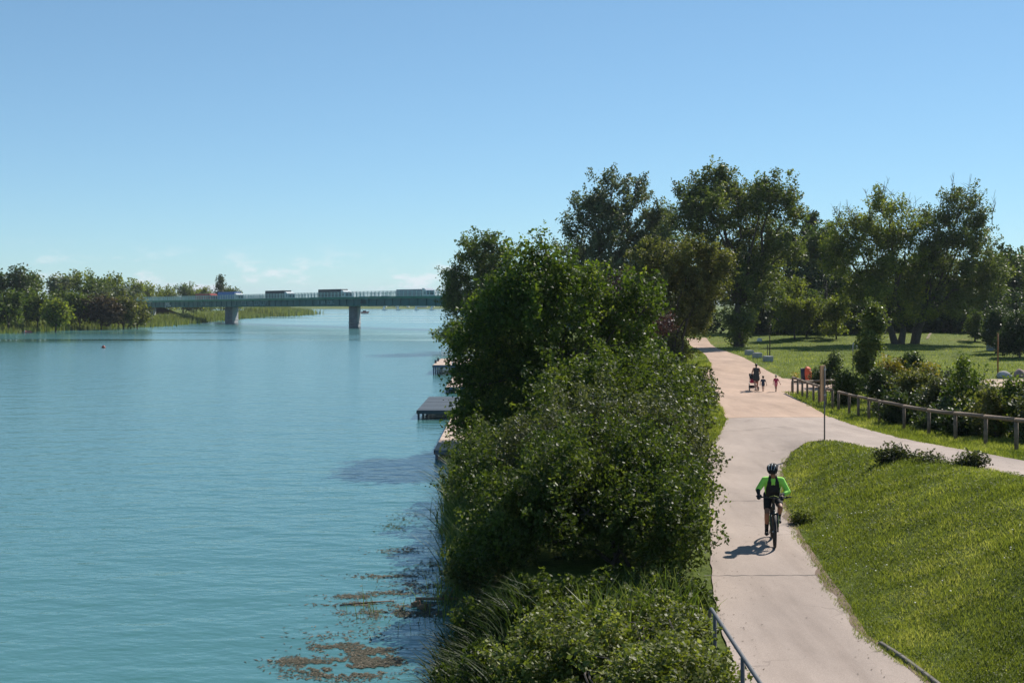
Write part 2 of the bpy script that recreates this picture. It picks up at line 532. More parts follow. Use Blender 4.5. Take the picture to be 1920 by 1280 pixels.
M['stone'] = plain('boulder', (.33, .32, .31), .95, 0, .3, 2, .7)
M['charcoal_dress'] = plain('charcoal_dress', (.045, .048, .05), .85, 0, .15, 20)
M['navy'] = plain('navy_cloth', (.035, .05, .085), .85, 0, .15, 20)
M['crimson'] = plain('crimson_shirt', (.42, .035, .09), .8, 0, .1, 20)
M['pink'] = plain('pink_shorts', (.62, .2, .24), .8, 0, .1, 20)
M['hair_brown'] = plain('brown_hair', (.045, .028, .018), .6, 0, .25, 40)
M['hair_blond'] = plain('blond_hair', (.5, .42, .3), .6, 0, .15, 40)
M['bike_frame'] = plain('bike_frame', (.05, .055, .05), .35, .3, .1, 10)
M['bike_accent'] = plain('bike_accent', (.42, .5, .1), .45, 0, .1, 10)
M['driftwood'] = plain('driftwood', (.2, .12, .08), .9, 0, .3, 8, .5)
M['house_wall'] = plain('house_wall', (.5, .52, .53), .85, 0, .08, .8)
M['roof_tile'] = plain('roof_tile', (.36, .17, .11), .85, 0, .15, 2)

# ------------------------------------------------------------------ lie of the land
def sst(a, b, x):
    t = np.clip((x - a) / (b - a), 0, 1); return t * t * (3 - 2 * t)
PI_ = np.interp
YL = [-40, 10, 16.4, 20, 23, 29, 36, 41.9, 47.6, 54.2, 59.8, 66.6, 69.8]
XLl = [2.0, 2.85, 3.08, 3.5, 3.95, 4.9, 6.0, 6.96, 8.4, 9.9, 10.65, 11.5, 11.8]
def path_left(y): return PI_(y, YL, XLl)
YR = [-40, 10, 16.4, 18.8, 23.1, 29.15, 33, 38.9, 41.2, 42.2]
XR = [5.8, 5.95, 5.86, 5.64, 6.1, 6.86, 7.5, 9.0, 9.8, 10.6]
def path_right(y): return PI_(y, YR, XR)
def ramp_left(y): return PI_(y, [-40, 10, 25, 40, 41.4, 42.2], [12.6, 11.9, 11.2, 11.1, 11.0, 10.65])
def ramp_right(y): return PI_(y, [-40, 10, 20, 31, 41.5, 48.8, 55.5, 69.4], [16, 14, 13.5, 13.5, 14.0, 14.5, 14.9, 16.3])
def ramp_z(y):
    u = (48.5 - y) / 4.0
    return np.minimum(.067 * 4.0 * np.log1p(np.exp(np.clip(u, -30, 30))), 3.6)
SHY = [-500, 0, 10, 19.7, 32, 46, 60, 80, 100, 120, 160, 200, 300, 600, 1450, 1700]
SHX = [-1, -1, -1.1, -1.3, -1.6, -1.9, -2.2, -2.8, -3.5, -5, -9, -12, -12, 5, 40, 60]
LFY = [-500, 0, 150, 252, 330, 462, 770, 1100, 1500, 1700]
LFX = [-150, -140, -122, -112, -101, -115, -140, -330, -900, -1500]
def ground_z(x, y):
    x = np.asarray(x, float); y = np.asarray(y, float)
    zr = ramp_z(y)
    a = PI_(y, [-40, 10, 16.4, 18.8, 23.1, 29.15, 33, 37, 39.5, 42, 44, 48], [5.9, 6.05, 5.96, 5.74, 6.2, 6.96, 7.6, 8.55, 9.1, 9.35, 9.3, 9.2])
    b = PI_(y, [-40, 10, 25, 38, 42, 46], [12.45, 11.75, 11.05, 10.98, 11.3, 11.6])
    tt = np.clip((x - a) / np.maximum(b - a, .4), 0, 1)
    bank = zr * sst(0, 1, tt) + .22 * np.sin(np.pi * tt) * sst(0.1, .8, zr) * (1 - sst(37, 41.5, y))
    fall = 1 - sst(17.5, 30, x)
    z = bank * np.where(x > 15, fall, 1)
    # lawn rolls up towards the wood
    z = z + .75 * sst(150, 178, y + 0.15 * (x - 30)) * sst(8, 20, x) + .25 * np.sin(x * .11) * np.sin(y * .07) * sst(75, 100, y) * sst(16, 24, x)
    z = z + .5 * np.exp(-(((x - 62) / 9) ** 2 + ((y - 168) / 9) ** 2))
    # right river bank
    sx = PI_(y, SHY, SHX)
    z = z + (-3.2) * (1 - sst(sx - 1.4, sx + 2.0, x))
    # left bank / far bank
    lx = PI_(y, LFY, LFX)
    left = -3.2 + 4.2 * (1 - sst(lx - 10, lx + 6, x))
    z = np.where(x < sx - 2, np.maximum(z, left), z)
    farb = -3.2 + 5.2 * sst(1480, 1560, y)
    z = np.where(y > 1400, np.maximum(z, farb), z)
    return z
def gz(x, y): return float(ground_z(x, y))

def lines(*segs):
    out = []
    for a, b, s in segs:
        out += list(np.arange(a, b, s))
    return np.array(sorted(set(np.round(out, 3))))
gx = np.concatenate([[-12000, -6000, -3000, -1500, -800, -400, -250], lines((-200, -90, 4), (-90, -15, 15), (-15, -5, 1), (-5, 25, .5), (25, 70, 1.5), (70, 130, 6)), [160, 240, 400, 800, 1600, 3000, 6000, 12000]])
gy = np.concatenate([[-2000, -600, -200, -80, -30, -10], lines((0, 10, 1.5), (10, 56, .5), (56, 100, 1), (100, 210, 2.5), (210, 480, 10), (480, 1600, 35)), [1700, 2200, 3500, 6000, 12000]])
GX, GY = np.meshgrid(gx, gy)
GZ = ground_z(GX, GY) - .025
nxn, nyn = len(gx), len(gy)
idx = np.arange(nxn * nyn).reshape(nyn, nxn)
Q = np.stack([idx[:-1, :-1], idx[:-1, 1:], idx[1:, 1:], idx[1:, :-1]], -1).reshape(-1, 4)
me = np_mesh('ground', np.stack([GX, GY, GZ], -1).reshape(-1, 3), Q)
tag(link_mesh('ground', me, M['meadow'], smooth=True), 'green meadow ground of both river banks', 'ground', kind='structure')

me = np_mesh('water', np.array([[-2600, -600, WATER_Z], [300, -600, WATER_Z], [300, 1650, WATER_Z], [-2600, 1650, WATER_Z]]), np.array([[0, 1, 2, 3]]))
tag(link_mesh('water', me, M['water']), 'wide turquoise river with light wind ripples', 'water', kind='structure')

rngp = np.random.default_rng(3)
def sheet(name, ys, lf, rf, mat, lift=.0, label='', ncol=10, wob=.07):
    rows = []
    ys = np.asarray(ys)
    wl = np.convolve(rngp.normal(0, 1, len(ys) + 4), np.ones(5) / 5, 'valid') * wob
    wr = np.convolve(rngp.normal(0, 1, len(ys) + 4), np.ones(5) / 5, 'valid') * wob
    for i, y in enumerate(ys):
        xs = np.linspace(float(lf(y)) + wl[i], float(rf(y)) + wr[i], ncol)
        rows.append(np.stack([xs, np.full(ncol, y), ground_z(xs, np.full(ncol, y)) + lift], -1))
    V = np.array(rows).reshape(-1, 3)
    ix = np.arange(len(V)).reshape(len(ys), ncol)
    q = np.stack([ix[:-1, :-1], ix[:-1, 1:], ix[1:, 1:], ix[1:, :-1]], -1).reshape(-1, 4)
    return tag(link_mesh(name, np_mesh(name, V, q), mat, smooth=True), label, 'path', kind='structure')

def main_right(y): return np.where(y < 42.2, path_right(y), ramp_right(y))
sheet('path', np.concatenate([np.arange(0, 42.2, .4), [42.19]]), path_left, path_right, M['asphalt'], .004, 'pale asphalt riverside path')
sheet('path', np.concatenate([[42.19], np.arange(42.4, 54.6, .4)]), path_left, ramp_right, M['asphalt'], .004, 'pale asphalt junction of the two paths', 20)
sheet('path', np.concatenate([np.arange(0, 42.2, .4), [42.19]]), ramp_left, ramp_right, M['asphalt'], .004, 'pale asphalt ramp path climbing beside the wooden fence')
def gl(y): return PI_(y, [54.2, 59.8, 66.6, 69.8, 71, 73, 80, 85, 87.5, 89, 95.6, 105, 122, 140, 170], [9.9, 10.65, 11.5, 11.6, 10.4, 6.5, 6.5, 8.5, 12.6, 14.2, 16.2, 17.8, 20, 22.0, 25])
def gr(y): return PI_(y, [54.2, 55.5, 69.4, 71, 73, 82, 84, 97, 119, 137, 170], [14.75, 14.9, 16.3, 19, 22, 22, 19.3, 20.7, 22.9, 24.4, 28])
sheet('gravel_path', np.concatenate([np.arange(54.5, 90, .6), np.arange(90, 170, 2)]), gl, gr, M['gravel'], .001, 'pinkish gravel path running on past the trees', 14, .12)
sheet('sand_pitch', np.arange(74, 83, .5), lambda y: 31 + (y - 74) * .05, lambda y: 46, M['sand'], .006, 'pale sandy pitch beside the boulders', 14, .2)
sheet('dirt_track', np.arange(160, 170, 1), lambda y: 54.75 + (y - 156) * .42, lambda y: 55.1 + (y - 156) * .42, M['dirt'], .03, 'narrow bare dirt track climbing the grass mound', 4, .1)

sheet('soil_edge', np.arange(11, 41.5, .3), lambda y: path_right(y) - .05 + .05 * math.sin(y * 1.9) + .04 * math.sin(y * 5.1), lambda y: path_right(y) + .08, M['soil'], .007, 'worn reddish soil strip between path and grass bank', 4, .05)
# joints cut across the asphalt, laid as thin dark strips
for k, (y0, x0, x1, sl_) in enumerate([(22.9, 3.75, 6.0, .02), (31.6, 5.2, 7.1, .0), (49.0, 8.8, 11.5, .05)]):
    mb = MB()
    n = 24; pts = []
    for i in range(n + 1):
        x = x0 + (x1 - x0) * i / n
        y = y0 + sl_ * (x - x0) + .02 * math.sin(i * 1.7) + .015 * math.sin(i * 4.1)
        pts.append((x, y))
    vs_, fs_ = [], []
    for (x, y) in pts:
        w = .016 + .008 * math.sin(x * 9)
        z = gz(x, y) + .008
        vs_ += [(x, y - w, z), (x, y + w, z)]
    for i in range(n): fs_.append((2 * i, 2 * i + 2, 2 * i + 3, 2 * i + 1))
    mb.add(vs_, fs_)
    tag(mb.build('path_joint', plain('joint_tar%d' % k, (.13, .115, .105), .9)), ['dark joint crossing the path nearest the handrail', 'dark joint crossing the path behind the cyclist', 'dark joint crossing the path at the junction'][k], 'joint', kind='structure')

# ------------------------------------------------------------------ far hills, far bank
def hills():
    n = 240
    xs = np.linspace(-9500, 9500, n)
    prof = 42 + 26 * np.sin(xs / 1900 + 1.2) + 12 * np.sin(xs / 610) + 7 * np.sin(xs / 270 + 2) + 3 * np.sin(xs / 97)
    prof = np.maximum(prof, 12)
    y0 = 7400 - (xs / 9500) ** 2 * 2500
    rows = [np.stack([xs, y0 - 900, np.full(n, 0.0)], -1), np.stack([xs, y0 - 400, prof * .55], -1), np.stack([xs, y0, prof], -1), np.stack([xs, y0 + 900, np.full(n, 0.0)], -1)]
    V = np.concatenate(rows); ix = np.arange(4 * n).reshape(4, n)
    q = np.stack([ix[:-1, :-1], ix[:-1, 1:], ix[1:, 1:], ix[1:, :-1]], -1).reshape(-1, 4)
    tag(link_mesh('hills', np_mesh('hills', V, q), plain('hill_woods', (.07, .1, .05), .95, 0, .3, .004), smooth=True), 'low hazy blue hills on the far horizon', 'hills', kind='structure')
hills()

# ------------------------------------------------------------------ foliage machinery
def leaf_cloud(P, S, v, rng, up=.35, asp=.55):
    n = len(P)
    nrm = rng.normal(0, 1, (n, 3)); nrm[:, 2] += up * 2
    nrm /= np.linalg.norm(nrm, axis=1, keepdims=True) + 1e-9
    t = rng.normal(0, 1, (n, 3)); t -= nrm * np.sum(t * nrm, 1, keepdims=True)
    t /= np.linalg.norm(t, axis=1, keepdims=True) + 1e-9
    b = np.cross(nrm, t)
    s = S[:, None]
    V = np.stack([P - t * s * .5, P + b * s * asp * .5 - t * s * .05 - nrm * s * .06, P + t * s * .5, P - b * s * asp * .5 - t * s * .05 - nrm * s * .06], 1).reshape(-1, 3)
    Q = np.arange(4 * n).reshape(-1, 4)
    return V, Q, np.repeat(v, 4)

def puff(lobes, nclump, per, cr_, rng, surf=2.4, under=.55, stretch=(1, 1, 1), clip=1.5, carve=None):
    """lobes: [(c(3), r(3))] -> leaf points gathered in clumps near the lobes' outsides"""
    C = np.array([l[0] for l in lobes], float); Rr = np.array([l[1] for l in lobes], float)
    w = (Rr[:, 0] * Rr[:, 2] + Rr[:, 0] * Rr[:, 1] + Rr[:, 1] * Rr[:, 2]); w /= w.sum()
    li = rng.choice(len(lobes), nclump, p=w)
    d = rng.normal(0, 1, (nclump, 3)); d /= np.linalg.norm(d, axis=1, keepdims=True)
    low = d[:, 2] < 0; d[low, 2] *= np.where(rng.random(low.sum()) < under, .55, -1)
    r = rng.random(nclump) ** (1 / surf)
    cc = C[li] + d * Rr[li] * r[:, None]
    if carve:
        sc_, th = carve; nn_ = 0
        for q in range(8):
            kx = rng.normal(0, 1, 3); kx /= np.linalg.norm(kx); nn_ = nn_ + np.sin(cc @ kx * sc_ * rng.uniform(.6, 1.7) + rng.uniform(0, 6.28))
        kp = nn_ / 8 > th; cc = cc[kp]; li = li[kp]; d = d[kp]; nclump = len(cc)
    csz = cr_ * rng.uniform(.55, 1.35, nclump)
    cv = rng.random(nclump)
    k = rng.poisson(per * (csz / cr_) ** 2) + 3
    ci = np.repeat(np.arange(nclump), k)
    ax = d * Rr[li]; ax /= np.linalg.norm(ax, axis=1, keepdims=True) + 1e-9
    ax[:, 2] += .55; ax += rng.normal(0, .35, ax.shape); ax /= np.linalg.norm(ax, axis=1, keepdims=True) + 1e-9
    off = rng.normal(0, .5, (len(ci), 3)) * np.array(stretch)
    al = np.sum(off * ax[ci], 1, keepdims=True)
    off = off * .8 + ax[ci] * al * .95
    nr = np.linalg.norm(off, axis=1, keepdims=True); off *= np.minimum(1, clip / (nr + 1e-9))
    P = cc[ci] + off * csz[ci][:, None]
    v = np.clip(.6 * cv[ci] + .4 * rng.random(len(ci)), 0, 1)
    # leafy shoots reaching out of the clumps break the outline
    ns = int(nclump * .4); si = rng.choice(nclump, ns)
    m = np.maximum(5, (per * rng.uniform(.2, .42, ns)).astype(int)); sj = np.repeat(np.arange(ns), m)
    sd = ax[si] + rng.normal(0, .3, (ns, 3)); sd[:, 2] += .3; sd /= np.linalg.norm(sd, axis=1, keepdims=True)
    L = cr_ * rng.uniform(1.0, 2.3, ns); t = rng.random(len(sj)) ** .8
    SP = cc[si][sj] + sd[sj] * (L[sj] * t)[:, None] + rng.normal(0, .13, (len(sj), 3)) * (L[sj] * (1.1 - .7 * t))[:, None]
    sv = np.clip(.6 * cv[si][sj] + .4 * rng.random(len(sj)) + .12, 0, 1)
    return np.concatenate([P, SP]), np.concatenate([v, sv]), cc

def crown_obj(name, P, v, size, rng, mat, parent, up=.35, asp=.55, jitter=.45, origin=(0, 0, 0)):
    S = size * rng.uniform(1 - jitter, 1 + jitter, len(P))
    V, Q_, a = leaf_cloud(P - np.array(origin), S, v, rng, up, asp)
    return link_mesh(name, np_mesh(name, V, Q_, 4, a), mat, parent)

def limb(mb, p0, p1, r0, r1, rng, wob=.06, n=5, sides=6):
    p0 = np.array(p0, float); p1 = np.array(p1, float)
    L = np.linalg.norm(p1 - p0)
    pts = []
    for i in range(n + 1):
        t = i / n
        p = p0 + (p1 - p0) * t
        p = p + rng.normal(0, wob * L * .3, 3) * math.sin(math.pi * t)
        p[2] += .06 * L * math.sin(math.pi * t)
        pts.append(tuple(p))
    mb.tube(pts, [r0 + (r1 - r0) * (i / n) for i in range(n + 1)], sides)

def tree(name, label, base, lobes_px, d, mat, leaf=.3, clumps=260, per=60, crad=1.0, trunk_r=.35, seed=1, thick=.8,
         bark='bark', group=None, cat='tree', stems=1, twigs=0, fork=None, surf=2.2, jy=.5, asp=.55, trunk_top=None):
    """lobes given by bearing and size seen from the bank, built at their real distance d with real depth"""
    rng = np.random.default_rng(seed)
    k = d / F
    if 90 < d < 260: clumps = int(clumps * 1.9); crad *= .74; per *= .92; leaf = leaf * 1.04
    bx, by = base
    bz = gz(bx, by)
    root = empty(name, (bx, by, bz))
    tag(root, label, cat, group)
    lobes = []
    full = 1.0 if d < 40 else 1.13
    for (px, py, rx, ry) in lobes_px:
        rx *= full; ry *= full
        rr = (rx + ry) * .5 * k
        dy = rng.uniform(-jy, jy) * rr * 1.6
        lobes.append(((X(px, d), d + dy, Z(py, d)), (rx * k, rr * thick * 1.15, ry * k)))
    main = list(lobes)
    if d > 40:
        lobes = [(c, tuple(q * .95 for q in r)) for c, r in main]
        for c, r in main:
            for q in range(3):
                u = rng.normal(0, 1, 3); u[2] = abs(u[2]) * .9 - .25; u /= np.linalg.norm(u)
                f = rng.uniform(.28, .5)
                lobes.append((tuple(np.array(c) + u * np.array(r) * rng.uniform(.62, .82)), (r[0] * f, r[1] * f, r[2] * f)))
    P, v, cc = puff(lobes, clumps, per, crad, rng, surf=surf, clip=1.35)
    lobes = main
    org = np.array([bx, by, bz])
    crown_obj('crown', P, v, leaf, rng, mat, root, origin=org, asp=asp)
    mb = MB()
    C = np.array([l[0] for l in lobes]) - org
    top = C[:, 2].max()
    fz = fork if fork is not None else max(.25 * top, C[:, 2].min() * .6)
    for s in range(stems):
        ang = rng.uniform(0, 6.28)
        b0 = np.array([math.cos(ang), math.sin(ang), 0]) * trunk_r * (1.2 if stems > 1 else 0)
        ctr = np.array([C[:, 0].mean() * .22, C[:, 1].mean() * .2, fz]) + b0 * 2.0
        mb.tube([tuple(b0 + np.array([0, 0, -.3])), tuple(b0 + np.array([0, 0, .15])), tuple(b0 * 1.3 + np.array([ctr[0] * .3, ctr[1] * .3, fz * .5])), tuple(ctr)],
                [trunk_r * 1.5, trunk_r * 1.15, trunk_r * .9, trunk_r * .75], 9)
        for i in range(s, len(C), stems):
            limb(mb, ctr, C[i], trunk_r * .5, trunk_r * .1, rng, .1)
            mine = cc - org
            dist = np.linalg.norm(mine - C[i], axis=1)
            for j in np.argsort(dist)[:3]:
                limb(mb, C[i] * .9 + ctr * .1, mine[j], trunk_r * .13, trunk_r * .03, rng, .1, 3, 4)
    mb.build('trunk', M[bark], root, True)
    if twigs:
        tb = MB()
        hi = np.argsort(-C[:, 2])[:3]
        for q in range(twigs):
            c = C[hi[q % len(hi)]] + rng.normal(0, .8, 3)
            e = c + np.array([rng.normal(0, .7), rng.normal(0, .7), rng.uniform(2.4, 4.6)])
            limb(tb, c, e, .06, .015, rng, .1, 4, 4)
            for u in range(4):
                m_ = c + (e - c) * rng.uniform(.4, .9)
                limb(tb, m_, m_ + np.array([rng.normal(0, .6), rng.normal(0, .4), rng.uniform(.4, 1.2)]), .03, .01, rng, .1, 2, 3)
        tb.build('bare_twigs', M['bark_pale'], root)['kind'] = 'stuff'
    return root

# ------------------------------------------------------------------ trees of the right bank
def T(name, label, d, base_px, lobes, mat, **kw):
    tree(name, label, (X(base_px, d), d), lobes, d, M[mat], **kw)

T('riverside_tree', 'dark green tree with bare grey twigs at the water end of the tree row', 155, 885,
  [(905, 480, 44, 38), (872, 520, 34, 36), (940, 510, 42, 42), (868, 578, 40, 42), (905, 600, 50, 46), (842, 628, 24, 22), (852, 560, 16, 44), (930, 560, 50, 50), (880, 640, 50, 18)],
  'leaf_wood', leaf=.31, clumps=320, per=64, crad=1.0, seed=11, twigs=0)
T('poplar_tree', 'tall grey green poplar with airy crown behind the bright riverside tree', 140, 1150,
  [(1145, 352, 38, 26), (1195, 362, 22, 36), (1100, 388, 32, 26), (1066, 430, 24, 26), (1120, 420, 48, 34), (1180, 430, 46, 46), (1088, 472, 46, 32), (1160, 500, 66, 46), (1100, 545, 64, 60), (1170, 560, 60, 60), (1235, 402, 16, 26), (1230, 450, 26, 40), (1060, 545, 44, 48), (1130, 460, 70, 50), (1140, 395, 50, 34), (1215, 500, 40, 50)],
  'leaf_grey', leaf=.3, clumps=420, per=62, crad=.95, seed=12, trunk_r=.4)
T('oak_tree', 'tallest broad dark tree with ivy trunk where the gravel path ends', 146, 1385,
  [(1340, 332, 34, 24), (1302, 372, 34, 26), (1392, 372, 44, 36), (1448, 366, 46, 36), (1340, 408, 62, 46), (1420, 430, 64, 48), (1484, 402, 20, 44), (1300, 425, 46, 48), (1260, 412, 20, 26), (1395, 490, 64, 50), (1468, 478, 36, 42), (1388, 560, 42, 62), (1380, 608, 34, 40), (1376, 640, 22, 16), (1340, 470, 60, 40), (1390, 530, 56, 50), (1350, 360, 44, 34), (1420, 395, 60, 40), (1440, 540, 36, 50)],
  'leaf_oak', leaf=.31, clumps=560, per=64, crad=1.0, seed=13, trunk_r=.55)
T('willow_shrub', 'rounded olive brown willow leaning over the left edge of the gravel path', 97, 1270,
  [(1230, 484, 46, 32), (1290, 482, 46, 28), (1342, 502, 34, 36), (1258, 540, 68, 54), (1328, 560, 44, 48), (1228, 604, 48, 60), (1298, 612, 42, 50), (1272, 656, 34, 38), (1250, 680, 40, 30)],
  'leaf_olive', leaf=.215, clumps=380, per=66, crad=.62, seed=14, trunk_r=.22, stems=3)
T('plum_tree', 'small purple leaved plum showing between the green crowns', 78, 1150,
  [(1140, 548, 34, 30), (1165, 585, 40, 30), (1235, 610, 26, 22), (1150, 620, 50, 40)], 'leaf_plum', leaf=.17, clumps=120, per=60, crad=.55, seed=15, trunk_r=.12)
T('alder_tree', 'bright leafy green tree by the docks reaching over the water', 50, 1050,
  [(1002, 500, 32, 40), (962, 548, 48, 42), (1052, 530, 36, 40), (905, 640, 48, 46), (962, 640, 74, 66), (1040, 608, 84, 76), (1118, 600, 50, 44), (1192, 556, 28, 46), (1208, 625, 40, 42), (1130, 672, 86, 60), (892, 722, 40, 56), (962, 745, 76, 60), (1060, 735, 86, 60), (868, 795, 22, 36), (915, 815, 46, 42), (1190, 680, 54, 40), (1236, 694, 38, 26), (1000, 800, 70, 50), (1022, 462, 12, 16), (1110, 550, 44, 46), (1155, 610, 60, 56), (1215, 575, 30, 40), (940, 700, 62, 50), (985, 690, 70, 50), (930, 770, 50, 50), (945, 590, 60, 50), (880, 660, 40, 50), (1000, 560, 70, 60)],
  'leaf_bright', leaf=.15, clumps=1000, per=66, crad=.5, seed=16, trunk_r=.2, stems=3, surf=3.0, asp=.65)
T('willow_tree', 'broad yellow green willow with bare top twigs on the lawn', 151, 1682,
  [(1590, 424, 40, 30), (1660, 402, 38, 34), (1622, 470, 74, 44), (1702, 440, 40, 40), (1578, 500, 40, 36), (1690, 500, 64, 50), (1640, 540, 64, 38), (1708, 560, 46, 40), (1566, 468, 26, 32), (1625, 560, 60, 34), (1700, 590, 50, 26), (1640, 440, 60, 40)],
  'leaf_willow', leaf=.28, clumps=420, per=58, crad=.95, seed=17, trunk_r=.42, stems=3, twigs=14, fork=3.5)
T('willow_tree', 'leaning dark green willow with tall right crown on the lawn', 152, 1716,
  [(1802, 374, 38, 26), (1770, 408, 34, 36), (1832, 418, 28, 30), (1800, 452, 56, 36), (1842, 470, 18, 20), (1780, 502, 56, 44), (1760, 562, 46, 40), (1822, 530, 42, 34), (1860, 512, 40, 32), (1745, 470, 30, 50), (1790, 578, 54, 30), (1850, 556, 40, 36), (1740, 520, 40, 50)],
  'leaf_oak', leaf=.28, clumps=420, per=58, crad=.95, seed=18, trunk_r=.42, stems=3, twigs=6, fork=4.0)
T('poplar_tree', 'slim dark poplar standing behind the wood edge', 195, 1518,
  [(1518, 418, 9, 22), (1517, 460, 13, 36), (1517, 510, 14, 36), (1518, 560, 14, 36)], 'leaf_dark', leaf=.4, clumps=110, per=40, crad=1.1, seed=19)
wood = [(1442, 520, 40, 60, 'leaf_willow', 'yellow green wood tree right of the tallest tree'), (1475, 485, 34, 50, 'leaf_wood', 'wood tree left of the slim poplar'),
        (1550, 470, 40, 60, 'leaf_wood', 'wood tree right of the slim poplar'), (1560, 540, 50, 70, 'leaf_dark', 'dark wood tree behind the grey house'),
        (1610, 560, 50, 60, 'leaf_wood', 'wood tree behind the left half of the broad willow'), (1500, 560, 44, 60, 'leaf_dark', 'dark wood tree below the slim poplar'),
        (1660, 570, 44, 50, 'leaf_dark', 'dark wood tree behind the willow trunks'), (1730, 545, 50, 66, 'leaf_wood', 'wood tree between the two willow crowns'),
        (1860, 540, 50, 66, 'leaf_wood', 'wood tree right of the leaning willow'), (1905, 535, 46, 74, 'leaf_willow', 'yellow green wood tree near the right edge'),
        (1880, 510, 44, 50, 'leaf_dark', 'dark wood tree above the gate pillar'), (1945, 520, 50, 70, 'leaf_wood', 'wood tree cut by the right picture edge'),
        (1800, 570, 46, 50, 'leaf_dark', 'dark wood tree above the conical mound tree'), (1250, 470, 40, 60, 'leaf_wood', 'wood tree between the grey poplar and the tallest tree'),
        (1225, 540, 50, 70, 'leaf_dark', 'dark wood tree behind the olive willow'), (1310, 560, 50, 60, 'leaf_dark', 'dark wood tree left of the ivy trunk'),
        (1990, 520, 60, 80, 'leaf_wood', 'wood tree first past the right picture edge'), (2050, 540, 60, 80, 'leaf_dark', 'wood tree second past the right picture edge'),
        (1430, 590, 30, 34, 'leaf_dark', 'low dark wood tree beside the ivy trunk'), (1535, 600, 40, 26, 'leaf_wood', 'low wood tree screening the grey house'),
        (1600, 600, 46, 26, 'leaf_dark', 'low dark wood tree left of the willow trunks'), (1770, 600, 46, 26, 'leaf_dark', 'low dark wood tree right of the willow trunks'), (1870, 590, 40, 30, 'leaf_dark', 'low dark wood tree behind the gate pillar')]
for i, (px, py, rx, ry, mt, wl_) in enumerate(wood):
    d = 182 + (i * 37 % 23) if i < 18 else 174
    rr = np.random.default_rng(200 + i)
    lb = [(px, py, rx * .8, ry * .7)] + [(px + rr.uniform(-.6, .6) * rx, py + rr.uniform(-.7, .9) * ry, rx * rr.uniform(.35, .6), ry * rr.uniform(.3, .55)) for _ in range(6)] + [(px, 615, rx, 26)]
    T('wood_tree', wl_, d, px, lb, mt, leaf=.55, clumps=84, per=38, crad=1.7, seed=220 + i, group='trees of the wood behind the lawn')
for i, px in enumerate(range(1412, 1960, 40)):
    rr = np.random.default_rng(900 + i); px = px + rr.uniform(-10, 10); h_ = rr.uniform(14, 24)
    T('wood_edge_bush', 'low bush in the undergrowth along the wood edge', 174 + rr.uniform(-3, 5), px,
      [(px, 612 - h_ * .4, 26, h_ * .7), (px - 18, 614, 20, 12), (px + 18, 613, 20, 12), (px + rr.uniform(-12, 12), 608 - h_, 12, 10)], ['leaf_wood', 'leaf_dark', 'leaf_willow'][i % 3], leaf=.38, clumps=46, per=34, crad=1.0, seed=910 + i, trunk_r=.08, group='undergrowth along the wood edge', cat='bush')
T('young_tree', 'light green young tree at the wood edge left of the grey house', 160, 1490,
  [(1488, 552, 26, 30), (1470, 580, 26, 26), (1500, 590, 34, 30), (1484, 612, 24, 16)], 'leaf_willow', leaf=.26, clumps=150, per=46, crad=.8, seed=31, trunk_r=.12)
T('young_tree', 'feathery green young tree in front of the grey house', 165, 1512,
  [(1515, 580, 24, 26), (1540, 596, 22, 24), (1520, 612, 26, 18)], 'leaf_wood', leaf=.26, clumps=110, per=42, crad=.8, seed=32, trunk_r=.12)
T('young_tree', 'small light green tree beside the broad willow', 160, 1568,
  [(1566, 590, 22, 30), (1575, 570, 16, 18), (1562, 620, 18, 14)], 'leaf_willow', leaf=.26, clumps=90, per=42, crad=.7, seed=33, trunk_r=.1)
T('young_tree', 'small conical tree on the mound right of the dirt track', 158, 1828,
  [(1828, 600, 8, 14), (1828, 615, 14, 16), (1829, 628, 16, 12)], 'leaf_wood', leaf=.2, clumps=80, per=42, crad=.5, seed=34, trunk_r=.1)
T('rounded_bush', 'big dark rounded bush at the right end of the lawn', 119, 1912,
  [(1912, 625, 30, 40), (1890, 645, 20, 22), (1940, 630, 40, 44), (1905, 655, 30, 14)], 'leaf_dark', leaf=.2, clumps=240, per=64, crad=.55, seed=35, trunk_r=.1, cat='bush')
T('dark_shrub', 'dark shrub against the grey wall at the lawn edge', 128, 1868,
  [(1868, 612, 16, 30), (1862, 638, 18, 16), (1880, 600, 18, 26)], 'leaf_dark', leaf=.22, clumps=130, per=50, crad=.6, seed=36, trunk_r=.1, cat='bush')
T('columnar_poplar', 'young upright poplar with glinting leaves behind the fence', 64, 1632,
  [(1642, 584, 11, 16), (1637, 612, 17, 22), (1630, 648, 18, 28), (1624, 688, 17, 28), (1622, 722, 19, 22), (1650, 615, 9, 20)], 'leaf_poplar', leaf=.11, clumps=260, per=52, crad=.3, seed=37, trunk_r=.08, asp=.8)
T('small_conifer', 'dark upright shrub beside the orange bin', 74, 1562,
  [(1562, 682, 10, 16), (1561, 702, 12, 16), (1552, 712, 24, 16), (1540, 716, 12, 18)], 'leaf_dark', leaf=.12, clumps=130, per=50, crad=.3, seed=38, trunk_r=.05, cat='bush')
